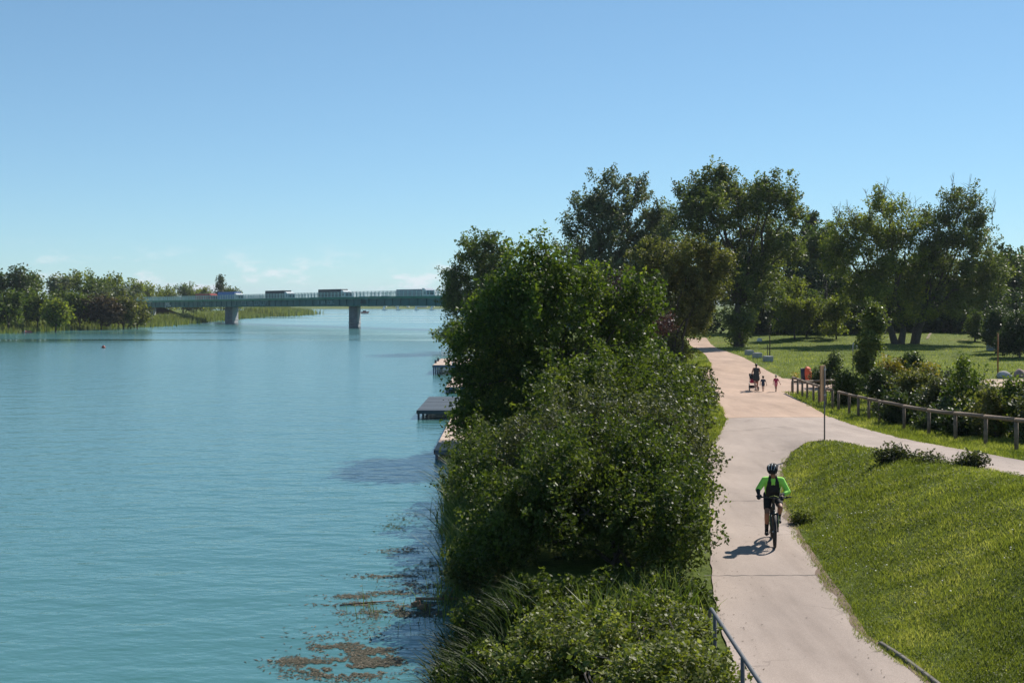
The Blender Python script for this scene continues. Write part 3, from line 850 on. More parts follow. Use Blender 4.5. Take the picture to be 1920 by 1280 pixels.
fence_bush = [
    (1585, 728, 24, 26, 61.5, 'leaf_ivy', 'light green bush beside the gap in the wooden fence'),
    (1662, 735, 30, 34, 56, 'leaf_dark', 'dark green bush at the foot of the upright poplar'),
    (1672, 702, 22, 22, 60, 'leaf_yellow', 'golden yellow bush behind the wooden fence'),
    (1715, 735, 34, 36, 54, 'leaf_olive', 'bronze tinged bush in the middle of the fence row'),
    (1745, 722, 26, 26, 57, 'leaf_yellow', 'yellowing bush right of the bronze one'),
    (1706, 688, 14, 18, 62, 'leaf_dark', 'dark pointed shrub rising above the yellow bushes'),
    (1775, 745, 34, 36, 50, 'leaf_hedge', 'mid green bush with grey glints behind the fence'),
    (1825, 735, 42, 44, 48, 'leaf_wood', 'large green bush before the boulders'),
    (1870, 780, 40, 40, 42, 'leaf_olive', 'twiggy olive bush near the right end of the fence'),
    (1915, 765, 30, 44, 41, 'leaf_wood', 'green bush at the right edge behind the fence'),
    (1955, 780, 40, 50, 39, 'leaf_hedge', 'bush just past the right edge behind the fence'),
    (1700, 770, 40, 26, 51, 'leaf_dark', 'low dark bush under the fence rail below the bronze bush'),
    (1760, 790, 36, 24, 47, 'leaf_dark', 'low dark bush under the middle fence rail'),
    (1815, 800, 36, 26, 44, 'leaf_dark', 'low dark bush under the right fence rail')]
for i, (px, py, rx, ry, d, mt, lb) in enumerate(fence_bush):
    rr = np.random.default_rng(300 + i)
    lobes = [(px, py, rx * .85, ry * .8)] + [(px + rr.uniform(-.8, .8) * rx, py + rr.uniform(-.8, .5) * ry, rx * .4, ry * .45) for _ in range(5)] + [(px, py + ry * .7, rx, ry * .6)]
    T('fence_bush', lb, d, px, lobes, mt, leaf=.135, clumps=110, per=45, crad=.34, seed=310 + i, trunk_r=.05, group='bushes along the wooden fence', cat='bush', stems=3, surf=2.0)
for i, (px, py, rx, ry, d, lb) in enumerate([(1680, 858, 32, 16, 31, 'leafy tuft on the bank crest below the sign'), (1818, 868, 30, 16, 28.5, 'leafy tuft on the bank crest near the right edge'), (1742, 863, 26, 9, 30, 'thin low weeds between the two crest tufts'), (1506, 975, 15, 6, 28.3, 'low weed clump at the path edge beside the cyclist')]):
    T('weed_tuft', lb, d, px, [(px, py, rx * .7, ry), (px - rx * .5, py + 4, rx * .5, ry * .7), (px + rx * .4, py + 3, rx * .5, ry * .8)], 'leaf_hedge' if i < 3 else 'clover', leaf=.07 if i < 3 else .05, clumps=60, per=12 if i == 2 else 44, crad=.16, seed=330 + i, trunk_r=.02, cat='weeds', stems=3)

# ------------------------------------------------------------------ shrubs between path and river
def shrub(name, label, base, lobes, mat, leaf, clumps, per, crad, seed, stems=5, surf=2.6, asp=.62, up=.35, under=.8):
    rng = np.random.default_rng(seed)
    bx, by = base; bz = gz(bx, by)
    root = empty(name, (bx, by, bz)); tag(root, label, 'bush')
    P, v, cc = puff(lobes, int(clumps * 1.25), per, crad, rng, surf=surf, under=under, clip=.95, carve=(2.2, -.12))
    g = ground_z(P[:, 0], P[:, 1]); P[:, 2] = np.maximum(P[:, 2], np.maximum(g, WATER_Z) + .03 + .1 * rng.random(len(P)))
    org = np.array([bx, by, bz])
    crown_obj('foliage', P, v, leaf, rng, mat, root, up, asp, origin=org)
    mb = MB()
    for i in range(stems):
        c = np.array(lobes[i % len(lobes)][0]) - org
        limb(mb, (rng.normal(0, .3), rng.normal(0, .3), -.2), c, .05, .02, rng)
        for j in rng.choice(len(cc), 5):
            limb(mb, c, cc[j] - org, .018, .006, rng, .1, 3, 4)
    mb.build('stems', M['bark'], root)
    return root
shrub('ivy_shrub', 'ivy covered shrub crowding the left edge of the path nearest the handrail', (2.4, 23.8),
      [((3.0, 23.4, 1.0), (1.0, 1.5, 1.45)), ((1.5, 23.5, 1.1), (1.4, 1.4, 1.45)), ((3.2, 25.4, 1.2), (1.05, 1.7, 1.6)), ((1.7, 25.6, 1.3), (1.7, 1.7, 1.6)), ((.3, 24.4, .5), (1.1, 1.5, 1.3)), ((3.1, 22.0, .7), (.75, .8, 1.1)), ((-.5, 25.0, -.2), (.8, 1.6, .95)), ((2.2, 24.3, 2.1), (.9, .9, .75)), ((1.2, 23.3, 1.9), (1.0, .9, .8)), ((.1, 24.2, 1.2), (.8, .9, .7))],
      M['leaf_ivy'], .078, 720, 104, .34, 41, surf=3.2)
shrub('dogwood_shrub', 'pale glinting shrub forming the middle of the riverside hedge', (2.8, 29.5),
      [((3.65, 28.8, 1.2), (1.2, 2.0, 1.6)), ((2.0, 28.6, 1.4), (1.6, 1.8, 1.6)), ((3.9, 31.3, 1.3), (1.2, 1.9, 1.7)), ((2.2, 31.2, 1.6), (1.6, 1.9, 1.6)), ((1.0, 30.2, 1.0), (1.5, 1.9, 1.5)), ((2.7, 30.2, 2.6), (.9, 1.0, .6)), ((3.6, 27.6, 2.2), (.8, .9, .6))],
      M['leaf_hedge'], .078, 720, 104, .36, 42, surf=3.2)
shrub('hazel_shrub', 'green shrub on the river side of the hedge above the reeds', (.3, 30),
      [((.0, 28.6, .2), (1.2, 1.8, 1.3)), ((-.35, 31.8, .3), (1.1, 2.0, 1.4)), ((-.9, 34.5, .2), (1.1, 1.7, 1.3)), ((-.8, 37.5, .3), (1.0, 1.6, 1.2)), ((.9, 33.2, 1.0), (1.3, 1.7, 1.3))],
      M['leaf_ivy'], .09, 440, 95, .38, 43, surf=3.0)
shrub('elder_shrub', 'tallest hedge shrub beside the path below the bright green tree', (3.8, 36.5),
      [((4.5, 35.3, 1.5), (1.3, 1.8, 1.6)), ((3.0, 34.8, 1.9), (1.4, 1.6, 1.5)), ((5.1, 38.5, 1.5), (1.25, 2.0, 1.6)), ((3.4, 37.4, 2.0), (1.4, 1.9, 1.5)), ((1.6, 36.2, 1.4), (1.4, 1.7, 1.5)), ((5.7, 41.0, 1.4), (1.1, 1.7, 1.5)), ((4.3, 41.0, 1.7), (1.5, 2.0, 1.7)), ((2.6, 40.5, 1.4), (1.5, 2.0, 1.7)), ((2.8, 35.6, 3.0), (.7, .7, .7)), ((3.4, 39.0, 3.2), (1.2, 1.2, .9)), ((1.8, 38.5, 2.6), (1.2, 1.2, 1.0)), ((5.0, 40.0, 2.8), (.9, 1.0, .8)), ((4.6, 37.0, 2.8), (.7, .8, .6))],
      M['leaf_elder'], .115, 760, 74, .42, 44, surf=3.0)
shrub('verge_shrub', 'low green shrub on the grass verge below the gravel path', (7.4, 49),
      [((7.0, 47.5, .9), (1.2, 2.2, 1.3)), ((7.8, 51.0, .9), (1.1, 2.2, 1.4)), ((6.0, 50, 1.2), (1.6, 2.4, 1.8)), ((8.4, 55, 1.0), (1.0, 2.2, 1.5))],
      M['leaf_hedge'], .12, 360, 70, .34, 45)
shrub('bramble_bush', 'sunlit bramble bush in the foreground left of the grey handrail', (1.6, 17),
      [((2.2, 17.0, .1), (.75, 1.6, .6)), ((1.1, 16.9, .05), (1.0, 1.6, .65)), ((2.2, 15.0, .2), (.8, 1.4, .65)), ((1.1, 14.8, .15), (1.0, 1.4, .7)), ((2.3, 18.9, .05), (.8, 1.2, .5)), ((.4, 15.6, -.2), (.7, 1.5, .65)), ((.4, 18.0, -.2), (.7, 1.3, .6)), ((1.2, 18.9, -.05), (.9, .9, .5))],
      M['leaf_bramble'], .07, 620, 80, .22, 46, up=.7)
shrub('nettle_patch', 'shaded nettle patch between the ivy hedge and the foreground bramble', (1.2, 20.9),
      [((1.9, 20.8, -.05), (1.0, .7, .5)), ((.6, 20.9, -.15), (1.0, .7, .5)), ((-.3, 21.2, -.5), (.7, .8, .5)), ((2.8, 20.8, .0), (.65, .8, .45)), ((.2, 19.6, -.4), (.7, .7, .4)), ((-.5, 18.6, -.75), (.55, .9, .45)), ((-.5, 20.2, -.7), (.55, .8, .5))],
      M['leaf_ivy'], .08, 420, 60, .22, 48)
shrub('rusty_bush', 'small bronze leaved bush at the waterline beneath the hedge', (-.7, 25.5),
      [((-.8, 25.2, -.5), (.6, .9, .45)), ((-.4, 26.2, -.3), (.7, .9, .5))], M['leaf_olive'], .08, 90, 60, .2, 47)

# reeds and long grasses (uncountable)
def blades(name, label, base, h, w, lean, rng, mat, cat='reeds', seg=3):
    """base (n,3); blades that bend over towards their lean vector (n,2)"""
    n = len(base)
    side = rng.normal(0, 1, (n, 2)); side /= np.linalg.norm(side, axis=1, keepdims=True)
    rows = []
    for k in range(seg + 1):
        t = k / seg
        p = base.copy()
        p[:, 0] += lean[:, 0] * t * t; p[:, 1] += lean[:, 1] * t * t
        p[:, 2] += h * (t - .22 * t * t * np.minimum(1.5, np.linalg.norm(lean, axis=1) / h))
        ww = w * (1 - t) ** .7 * .5 + .0015
        a = p.copy(); a[:, :2] -= side * ww[:, None]
        b = p.copy(); b[:, :2] += side * ww[:, None]
        rows += [a, b]
    V = np.stack(rows, 1).reshape(-1, 3)
    nv = 2 * (seg + 1)
    o = (np.arange(n) * nv)[:, None]
    q = np.concatenate([o + np.array([[2 * k, 2 * k + 1, 2 * k + 3, 2 * k + 2]]) for k in range(seg)], 0)
    v = np.repeat(rng.random(n), nv)
    return tag(link_mesh(name, np_mesh(name, V, q, 4, v), mat), label, cat, kind='stuff')

rng = np.random.default_rng(51)
def scatter(cx, cy, sx, sy, n, rng): return np.stack([rng.normal(cx, sx, n), rng.normal(cy, sy, n)], -1)
def reedbed(name, label, spots, hmin, hmax, w, leanx, rng, mat=M['reed'], seg=3, cat='reeds'):
    xy = np.concatenate([scatter(*s, rng) for s in spots])
    z = np.maximum(ground_z(xy[:, 0], xy[:, 1]), WATER_Z - .1)
    h = rng.uniform(hmin, hmax, len(xy))
    lean = np.stack([rng.normal(leanx, .35, len(xy)), rng.normal(0, .35, len(xy))], -1) * h[:, None]
    return blades(name, label, np.column_stack([xy, z]), h, np.full(len(xy), w) * rng.uniform(.6, 1.3, len(xy)), lean, rng, mat, cat, seg)
reedbed('reeds', 'dark drooping reeds in the foreground shade at the waterline', [(-.6, 20.8, .25, .5, 500), (-.7, 19.4, .25, .6, 600), (-.1, 20.6, .3, .5, 250), (-.6, 17.8, .25, .6, 350)], .35, .8, .045, -.6, rng, M['reed_shaded'])
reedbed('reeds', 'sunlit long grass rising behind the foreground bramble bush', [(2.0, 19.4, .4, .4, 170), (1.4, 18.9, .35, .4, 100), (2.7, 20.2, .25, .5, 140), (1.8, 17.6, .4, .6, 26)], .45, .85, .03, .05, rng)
reedbed('reeds', 'green reeds at the water edge left of the hedge', [(-1.3, 36, .35, 2.4, 900), (-1.3, 40, .4, 2.0, 1000), (-1.15, 32, .25, 2.2, 500), (-.6, 38, .5, 2.0, 800), (-1.0, 28.5, .25, 1.6, 260)], .7, 1.6, .045, -.08, rng, M['reed_mid'])
reedbed('reeds', 'thin reed stalks standing in the shallow water by the drift branch', [(-1.9, 24.2, .4, .8, 30), (-1.15, 24.6, .25, .9, 220), (-3.0, 23.8, .2, .3, 14), (-1.15, 26.5, .25, 1.0, 200)], .3, .7, .018, .0, rng)

# ------------------------------------------------------------------ grass
def vnoise(x, y, s, seed):
    r = np.random.default_rng(seed); out = 0
    for k in range(7):
        a = r.uniform(0, 6.28); f = s * r.uniform(.5, 2.0); ph = r.uniform(0, 6.28)
        out = out + np.sin((x * math.cos(a) + y * math.sin(a)) * f + ph)
    return out / 7
def grass_patch(n, xr, yr, keep, hmin, hmax, w, rng, pow_=2.0):
    # more blades near, fewer far (even density on the ground is wasted at distance)
    u = rng.random(n); y0, y1 = yr
    inv = 1 / y0 + (1 / y1 - 1 / y0) * u
    y = 1 / inv
    x = rng.uniform(xr[0], xr[1], n)
    k = keep(x, y)
    x, y = x[k], y[k]
    z = ground_z(x, y) - .03
    cl = vnoise(x, y, 3.0, 5) * .9 + vnoise(x, y, 9.0, 6) * .6
    sc = np.clip(y / 22.0, .8, 5)
    h = rng.uniform(hmin, hmax, len(x)) * np.clip(1 + .75 * cl, .4, 2.0) * np.clip(sc ** .35, 1, 2) * .75
    ww = w * 1.15 * sc ** .8
    a = rng.uniform(0, 6.28, len(x)); s = np.stack([np.cos(a), np.sin(a)], -1)
    ln = rng.normal(0, .45, (len(x), 2)) * h[:, None]
    A = np.column_stack([x - s[:, 0] * ww / 2, y - s[:, 1] * ww / 2, z])
    B = np.column_stack([x + s[:, 0] * ww / 2, y + s[:, 1] * ww / 2, z])
    C = np.column_stack([x + ln[:, 0], y + ln[:, 1], z + h])
    v = np.clip(.5 + .4 * vnoise(x, y, .9, 9) + .45 * vnoise(x, y, 3.2, 10) + rng.normal(0, .2, len(x)), 0, 1)
    return np.stack([A, B, C], 1).reshape(-1, 3), np.repeat(v, 3)
rng = np.random.default_rng(61)
wobx = lambda y: .16 * vnoise(y, y * 0, 2.5, 21) + .09 * vnoise(y, y * 0, 9, 22)
parts = [
    grass_patch(270000, (5.4, 12.6), (11.5, 42.8), lambda x, y: (x > path_right(y) - .12 + wobx(y)) & (x < ramp_left(y) + .1 + wobx(y)) & ((y < 41.6) | ((x > path_right(np.minimum(y, 42.2)) - .0) & (y < 42.4))), .05, .13, .014, rng),
    grass_patch(80000, (13.2, 21), (26, 72), lambda x, y: (x > ramp_right(y) - .05 + wobx(y)) & (x < ramp_right(y) + 5.5) & ((y < 71) | (x > 22)), .07, .17, .014, rng),
    grass_patch(60000, (4.5, 12), (40, 72), lambda x, y: (x < path_left(y) + .05 + wobx(y)) & (x > path_left(y) - 3.5), .07, .17, .014, rng),
    grass_patch(30000, (9, 18), (84, 110), lambda x, y: (x < gl(y) + .05 + wobx(y)), .06, .14, .014, rng),
    grass_patch(60000, (18, 70), (84, 185), lambda x, y: (x > gr(y) + wobx(y)) & (x < y * .53) & ~((x > 30.5) & (y < 83.5)), .05, .13, .014, rng),
    grass_patch(40000, (19, 34), (60, 84), lambda x, y: (x > np.where(y > 70, 22, 17)) & ~((x > 30.8) & (y > 73.5) & (y < 83.5)), .06, .14, .014, rng),
    grass_patch(20000, (14, 30), (110, 175), lambda x, y: (x < gl(y)), .06, .14, .014, rng)]
V = np.concatenate([p[0] for p in parts]); va = np.concatenate([p[1] for p in parts])
me = np_mesh('grass', V, np.arange(len(V)).reshape(-1, 3), 3, va)
tag(link_mesh('grass', me, M['grass']), 'short sunlit grass of the bank and lawns', 'grass', kind='stuff')
rng = np.random.default_rng(64)
n = 90000
cy_ = 1 / (1 / 12 + (1 / 43 - 1 / 12) * rng.random(n)); cx_ = rng.uniform(5.6, 12.4, n)
cln = vnoise(cx_, cy_, 2.2, 15) + .7 * vnoise(cx_, cy_, 6, 16)
k_ = (cx_ > path_right(cy_) + .05 + wobx(cy_)) & (cx_ < ramp_left(cy_) - .02) & (cy_ < 41.5) & (cln + .35 * rng.normal(0, 1, n) > -.1)
cx_, cy_, cln = cx_[k_], cy_[k_], cln[k_]
P = np.column_stack([cx_, cy_, ground_z(cx_, cy_) + rng.uniform(.01, .06, len(cx_)) * (1 + np.clip(cln, 0, 1.2))])
V, Q_, a = leaf_cloud(P, rng.uniform(.02, .045, len(P)) * np.clip(cy_ / 22, .8, 1.8), np.clip(.45 + .3 * vnoise(cx_, cy_, 1.1, 18) + rng.normal(0, .2, len(P)), 0, 1), rng, .8, .75)
tag(link_mesh('clover', np_mesh('clover', V, Q_, 4, a), M['clover']), 'low clover and broad leaves matted through the bank grass', 'ground cover', kind='stuff')
rl = np.random.default_rng(65); n = 420
ly = 1 / (1 / 13 + (1 / 60 - 1 / 13) * rl.random(n)); lx = np.where(rl.random(n) < .65, path_left(ly) + rl.exponential(.25, n), path_right(np.minimum(ly, 42)) - rl.exponential(.3, n))
P = np.column_stack([lx, ly, ground_z(lx, ly) + .016])
V, Q_, a = leaf_cloud(P, rl.uniform(.02, .05, n), rl.random(n), rl, 5.0, .6)
V[:, 2] = np.maximum(V[:, 2], ground_z(V[:, 0], V[:, 1]) + .009)
tag(link_mesh('leaf_litter', np_mesh('leaf_litter', V, Q_, 4, a), M['leaf_rust']), 'dry brown leaves scattered along the path edges', 'leaf litter', kind='stuff')
# white clover and daisy heads dotted over the bank
rng = np.random.default_rng(62)
mbv, mbf = [], []
fx = rng.uniform(6.2, 11, 900); fy = rng.uniform(13, 40, 900)
ok = (fx > path_right(fy) + .4) & (fx < ramp_left(fy) - .1) & (vnoise(fx, fy, .7, 33) > .05)
mb = MB()
for x, y in zip(fx[ok][:110], fy[ok][:110]):
    z = gz(x, y) + .09; r = rng.uniform(.008, .02)
    mb.add([(x + r * math.cos(a), y + r * math.sin(a), z + .3 * r * math.sin(a * 2)) for a in np.arange(6) * 1.047], [(0, 1, 2, 3, 4, 5)])
tag(mb.build('wildflowers', M['petal']), 'tiny white flower heads scattered over the grass bank', 'flowers', kind='stuff')

# floating weed mats
rng = np.random.default_rng(63)
sp = [(-2.9, 20.3, .42, .35, 1500), (-2.55, 21.2, .25, .3, 600), (-3.2, 21.6, .3, .25, 420), (-2.35, 20.6, .22, .2, 420), (-3.85, 20.75, .2, .12, 260), (-3.2, 24.6, .35, .12, 300), (-3.4, 25.3, .3, .1, 200), (-2.4, 24.0, .5, .3, 520),
      (-2.6, 25.6, .3, .1, 220), (-2.9, 27.2, .4, .12, 240), (-2.8, 30.0, .35, .2, 200), (-1.6, 24.2, .5, .4, 700), (-2.0, 26.2, .4, .3, 320), (-1.1, 25.2, .3, .6, 400), (-3.1, 22.5, .5, .4, 160)]
sp = [(a, b, c * 1.15, d, int(n * 2.0)) for a, b, c, d, n in sp]
P = np.concatenate([np.column_stack([scatter(*s, rng), np.zeros(s[4])]) for s in sp])
keep = vnoise(P[:, 0], P[:, 1], 6, 71) + .8 * vnoise(P[:, 0], P[:, 1], 19, 72) > -.12
P = P[keep]; P[:, 2] = WATER_Z + .006 + rng.random(len(P)) * .012
V, Q_, a = leaf_cloud(P, rng.uniform(.03, .13, len(P)), rng.random(len(P)), rng, 5.0, .3)
V[:, 2] = np.maximum(V[:, 2], WATER_Z + .003)
tag(link_mesh('water_weed', np_mesh('water_weed', V, Q_, 4, a), M['weed']), 'brown floating weed mats in the shallows', 'water weed', kind='stuff')
P = np.concatenate([np.column_stack([scatter(*s, rng), np.zeros(s[4])]) for s in [(-3.4, 33.2, .25, .35, 70), (-3.1, 34.6, .3, .5, 60), (-2.2, 27.6, .3, .35, 90), (-2.0, 28.5, .25, .3, 60), (-1.8, 33, .3, .7, 60)]])
P[:, 2] = WATER_Z + .02
V, Q_, a = leaf_cloud(P, rng.uniform(.06, .16, len(P)), rng.random(len(P)), rng, 6.0, .35)
V[:, 2] = np.maximum(V[:, 2], WATER_Z + .003)
tag(link_mesh('water_leaves', np_mesh('water_leaves', V, Q_, 4, a), M['leaf_dark']), 'dark floating leaves off the reed edge', 'water plants', kind='stuff')

def branch(label, pts, r0, r1, side=()):
    mb = MB(); n = len(pts)
    mb.tube(pts, [r0 + (r1 - r0) * i / (n - 1) for i in range(n)], 7)
    for (a, b, r) in side: mb.tube([a, b], [r, r * .4], 5)
    tag(mb.build('driftwood_branch', M['driftwood'], None, True), label, 'driftwood')
w = WATER_Z
branch('long drift branch lying among the brown weed', [(-2.05, 25.0, w + .03), (-1.6, 24.9, w + .05), (-1.2, 25.0, w + .03), (-.8, 24.8, w + .06)], .035, .03, [((-1.5, 24.9, w + .05), (-1.35, 24.85, w + .3), .02), ((-1.35, 24.95, w + .05), (-1.2, 24.9, w + .36), .018)])
branch('thin pale drift stick left of the long branch', [(-3.6, 24.5, w + .02), (-3.0, 24.7, w + .03), (-2.5, 24.85, w + .02)], .018, .012)
branch('dark broken branch sticking out by the reeds', [(-2.0, 32.6, w + .03), (-1.6, 32.5, w + .06), (-1.0, 32.6, w + .08)], .05, .03, [((-1.75, 32.5, w + .05), (-1.85, 32.5, w + .35), .025), ((-1.5, 32.5, w + .05), (-1.4, 32.4, w + .25), .02)])
for (x, y, lb) in [(-1.85, 24.25, 'brown lump floating nearest the drift branch'), (-2.0, 24.5, 'smaller brown lump floating beside the first')]:
    mb = MB(); mb.ellipsoid((x, y, w + .04), (.09, .06, .07)); mb.ellipsoid((x + .05, y - .02, w + .09), (.04, .035, .045)); mb.ellipsoid((x - .07, y + .01, w + .05), (.05, .03, .03))
    tag(mb.build('floating_stump', M['driftwood'], None, True), lb, 'driftwood', 'brown lumps by the drift branch')

# ------------------------------------------------------------------ docks
def planks(root, x0, x1, y0, y1, z, mat, along='Y', pw=.16, gap=.012, th=.04):
    proto = None
    n = int(((y1 - y0) if along == 'Y' else (x1 - x0)) / pw)
    for i in range(n):
        if along == 'Y':
            c = ((x0 + x1) / 2, y0 + (i + .5) * pw, z); s = (x1 - x0, pw - gap, th)
        else:
            c = (x0 + (i + .5) * pw, (y0 + y1) / 2, z); s = (pw - gap, y1 - y0, th)
        if proto is None:
            mb = MB(); mb.box((0, 0, 0), s); proto = mb.mesh('plank'); proto.materials.append(mat)
        o = bpy.data.objects.new('plank', proto); col.objects.link(o); o.parent = root
        o.location = (c[0] - root.location.x, c[1] - root.location.y, c[2] + ((i * 7919) % 5 - 2) * .002 - root.location.z)

def dock(name, label, x0, x1, y0, y1, ztop, deck, frame, pw=.5, along='Y', posts=4):
    root = empty(name, (x0, y0, WATER_Z)); tag(root, label, 'dock')
    planks(root, x0, x1, y0, y1, ztop - .02, deck, along, pw)
    f = MB(); h = ztop - WATER_Z
    for (xa, ya, xb, yb) in [(0, 0, x1 - x0, 0), (0, y1 - y0, x1 - x0, y1 - y0), (0, 0, 0, y1 - y0), (x1 - x0, 0, x1 - x0, y1 - y0)]:
        f.box(((xa + xb) / 2, (ya + yb) / 2, h - .12), (abs(xb - xa) + .06, abs(yb - ya) + .06, .16))
    f.build('frame', frame, root)
    for i in range(posts):
        for xx in (.08, x1 - x0 - .08):
            p = MB(); yy = .1 + (y1 - y0 - .2) * i / (posts - 1)
            p.tube([(xx, yy, -1.8), (xx, yy, h - .05)], .06, 8)
            p.build('leg', frame, root, True)
    return root
dock('dock', 'long pinkish boarded dock nearest the hedge', -3.15, -.6, 47.7, 63, -.6, M['dock_deck'], M['dock_blue'], .3, posts=6)
d2 = dock('dock', 'dark metal landing stage on thin legs', -5.2, -1.8, 64.2, 74, -.5, M['dock_dark'], M['dock_dark'], .49, posts=4)
mb = MB(); mb.box((1.95, 4.9, .545), (.05, 9.8, .03)); mb.build('edge_strip', M['steel'], d2)
dock('dock', 'small pale pink boarded dock behind the dark landing stage', -4.7, -2.5, 83, 96, -.55, M['dock_deck'], M['dock_blue'], .5, posts=5)
d4 = dock('dock', 'farthest dock with white metal railing', -7.1, -2.0, 105, 118, -.15, M['dock_deck'], M['dock_blue'], .6, posts=6)
for i, xx in enumerate((.05, 2.2, 4.4)):
    p = MB(); p.tube([(xx, 12.9, .8), (xx, 12.9, 1.95)], .035, 6); p.build('railing_post', M['paint_white'], d4)
for yy in (0.05,):
    p = MB(); p.tube([(1.75, yy, .4), (1.75, yy, 1.95)], .04, 6); p.build('railing_post', M['paint_white'], d4)
for zz in (1.2, 1.45, 1.7, 1.95):
    p = MB(); p.tube([(.05, 12.9, zz), (5.0, 12.9, zz)], .032, 5); p.build('rail', M['paint_white'], d4)
    p = MB(); p.tube([(1.75, .05, zz), (5.0, .05, zz)], .032, 5); p.build('rail', M['paint_white'], d4)
for yy in (3.2, 7.0):
    p = MB(); p.tube([(.05, yy, .85), (.05, yy, 1.15)], .1, 8); p.build('bollard', M['dark_paint'], d4)

# ------------------------------------------------------------------ handrail, fences, sign, street furniture
hr = empty('handrail', (2.88, 17.0, gz(2.88, 17))); tag(hr, 'grey tubular handrail along the lower left of the path', 'handrail')
mb = MB(); mb.tube([(0, .1, .75), (0, .05, .85), (0, -.05, .9), (.0, -2, .9), (.01, -4.5, .9), (.02, -9, .9)], .027, 10); mb.build('rail', M['grey_rail'], hr, True)
for yy in (-.35, -2.35, -4.35, -6.35):
    p = MB(); p.tube([(-.0, yy, -.3), (0, yy, .88)], .028, 8); p.build('post', M['grey_rail'], hr, True)
    p = MB(); p.tube([(-.0, yy, -.02), (0, yy, .02)], .07, 8); p.build('base_plate', M['grey_rail'], hr, True)

kb = empty('kerb', (5.8, 16, 0)); tag(kb, 'low concrete kerb edging at the bottom right of the path', 'kerb')
kpts = [(5.74, 18.3), (5.84, 17.6), (5.9, 16.8), (5.95, 15.9), (5.98, 15.0), (6.0, 14.0), (6.0, 13.0)]
for a, b in zip(kpts[:-1], kpts[1:]):
    mb = MB(); cx, cy = (a[0] + b[0]) / 2 - 5.8, (a[1] + b[1]) / 2 - 16
    L = math.hypot(b[0] - a[0], b[1] - a[1]); ang = math.atan2(b[1] - a[1], b[0] - a[0])
    mb.bbox((cx, cy, -.02), (L - .012, .07, .14), ang, .012); mb.build('kerb_stone', M['kerb'], kb)

def rail_fence(label, posts, h=.93, group=None, r=.062):
    """round posts with a half-round top rail, one rail per bay"""
    x0, y0 = posts[0]
    root = empty('rail_fence', (x0, y0, gz(x0, y0))); tag(root, label, 'fence', group)
    o = Vector(root.location); rg = np.random.default_rng(int(y0 * 10))
    tops = []
    for (x, y) in posts:
        z = gz(x, y); hh = h + rg.normal(0, .012)
        p = MB(); p.tube([(x - o.x, y - o.y, z - o.z - .3), (x - o.x + rg.normal(0, .01), y - o.y, z - o.z + hh - .05)], [r * 1.05, r], 9)
        p.build('post', M['wood_rail'], root, True)
        tops.append(Vector((x - o.x, y - o.y, z - o.z + hh)))
    for a, b in zip(tops[:-1], tops[1:]):
        u = (b - a).normalized()
        p = MB(); p.tube([a - u * .03, a + (b - a) * .5 + Vector((0, 0, rg.normal(0, .008))), b + u * .0], [r * 1.15, r * 1.1, r * 1.12], 9)
        p.build('rail', M['wood_rail'], root, True)
rail_fence('wooden rail fence run nearest the gravel path', [(16.75, 70.0), (16.65, 68.4), (16.55, 66.9), (16.45, 65.4), (16.4, 63.8), (16.3, 62.3), (16.25, 60.8), (16.2, 59.3)], group='low wooden fences')
rail_fence('wooden rail fence run bending along the climbing ramp', [(16.2, 58.2), (16.15, 56.2), (16.12, 54.6), (16.12, 53.0), (16.15, 51.6), (15.95, 47.7), (15.8, 44.5), (15.65, 41.4), (15.5, 38.4), (15.35, 35.7), (15.2, 33), (15.05, 30), (14.95, 27)], group='low wooden fences')
rail_fence('short wooden rail fence turning off towards the orange bin', [(17.0, 71.2), (18.4, 71.6), (19.8, 71.9)], h=.6, group='low wooden fences')

sg = empty('sign_post', (11.0, 41.3, gz(11.0, 41.3))); tag(sg, 'tall narrow tan sign board on a grey post at the grass tip', 'sign')
mb = MB(); mb.tube([(0, 0, -.3), (0, 0, 2.62)], .027, 10); mb.build('post', plain('dull_post', (.17, .17, .175), .6, .2), sg, True)
mm = Matrix.Rotation(R(58), 3, 'Z')
mb = MB(); mb.box((-.10, -.12, 2.02), (.56, .03, 1.26), m=mm); pn = mb.build('panel', M['sign_wood'], sg)
mb = MB(); mb.box((-.113, -.127, 1.5), (.54, .03, .2), m=mm); mb.build('red_band', M['sign_red'], pn)
for i, zz in enumerate((1.52, 1.46, 1.40)):
    mb = MB(); mb.box((-.1215, -.1315, zz + .04), (.42, .03, .014), m=mm); mb.build('text_line', M['paint_white'], pn)
mb = MB(); mb.box((-.0, -.03, 2.5), (.1, .05, .05)); mb.build('clamp', M['steel'], sg)
mb = MB(); mb.box((-.0, -.03, 1.6), (.1, .05, .05)); mb.build('clamp', M['steel'], sg)

for (px, d, lb) in [(1405, 120, 'concrete block farthest along the lawn edge'), (1420, 113, 'middle of the three concrete blocks'), (1440, 106, 'concrete block nearest the walkers')]:
    x = X(px, d)
    b = MB(); b.bbox((0, 0, .22), (.72, .8, .56), R(12), .06)
    o = b.build('concrete_block', M['concrete'], None); o.location = (x, d, gz(x, d)); tag(o, lb, 'block', 'concrete blocks beside the gravel path')

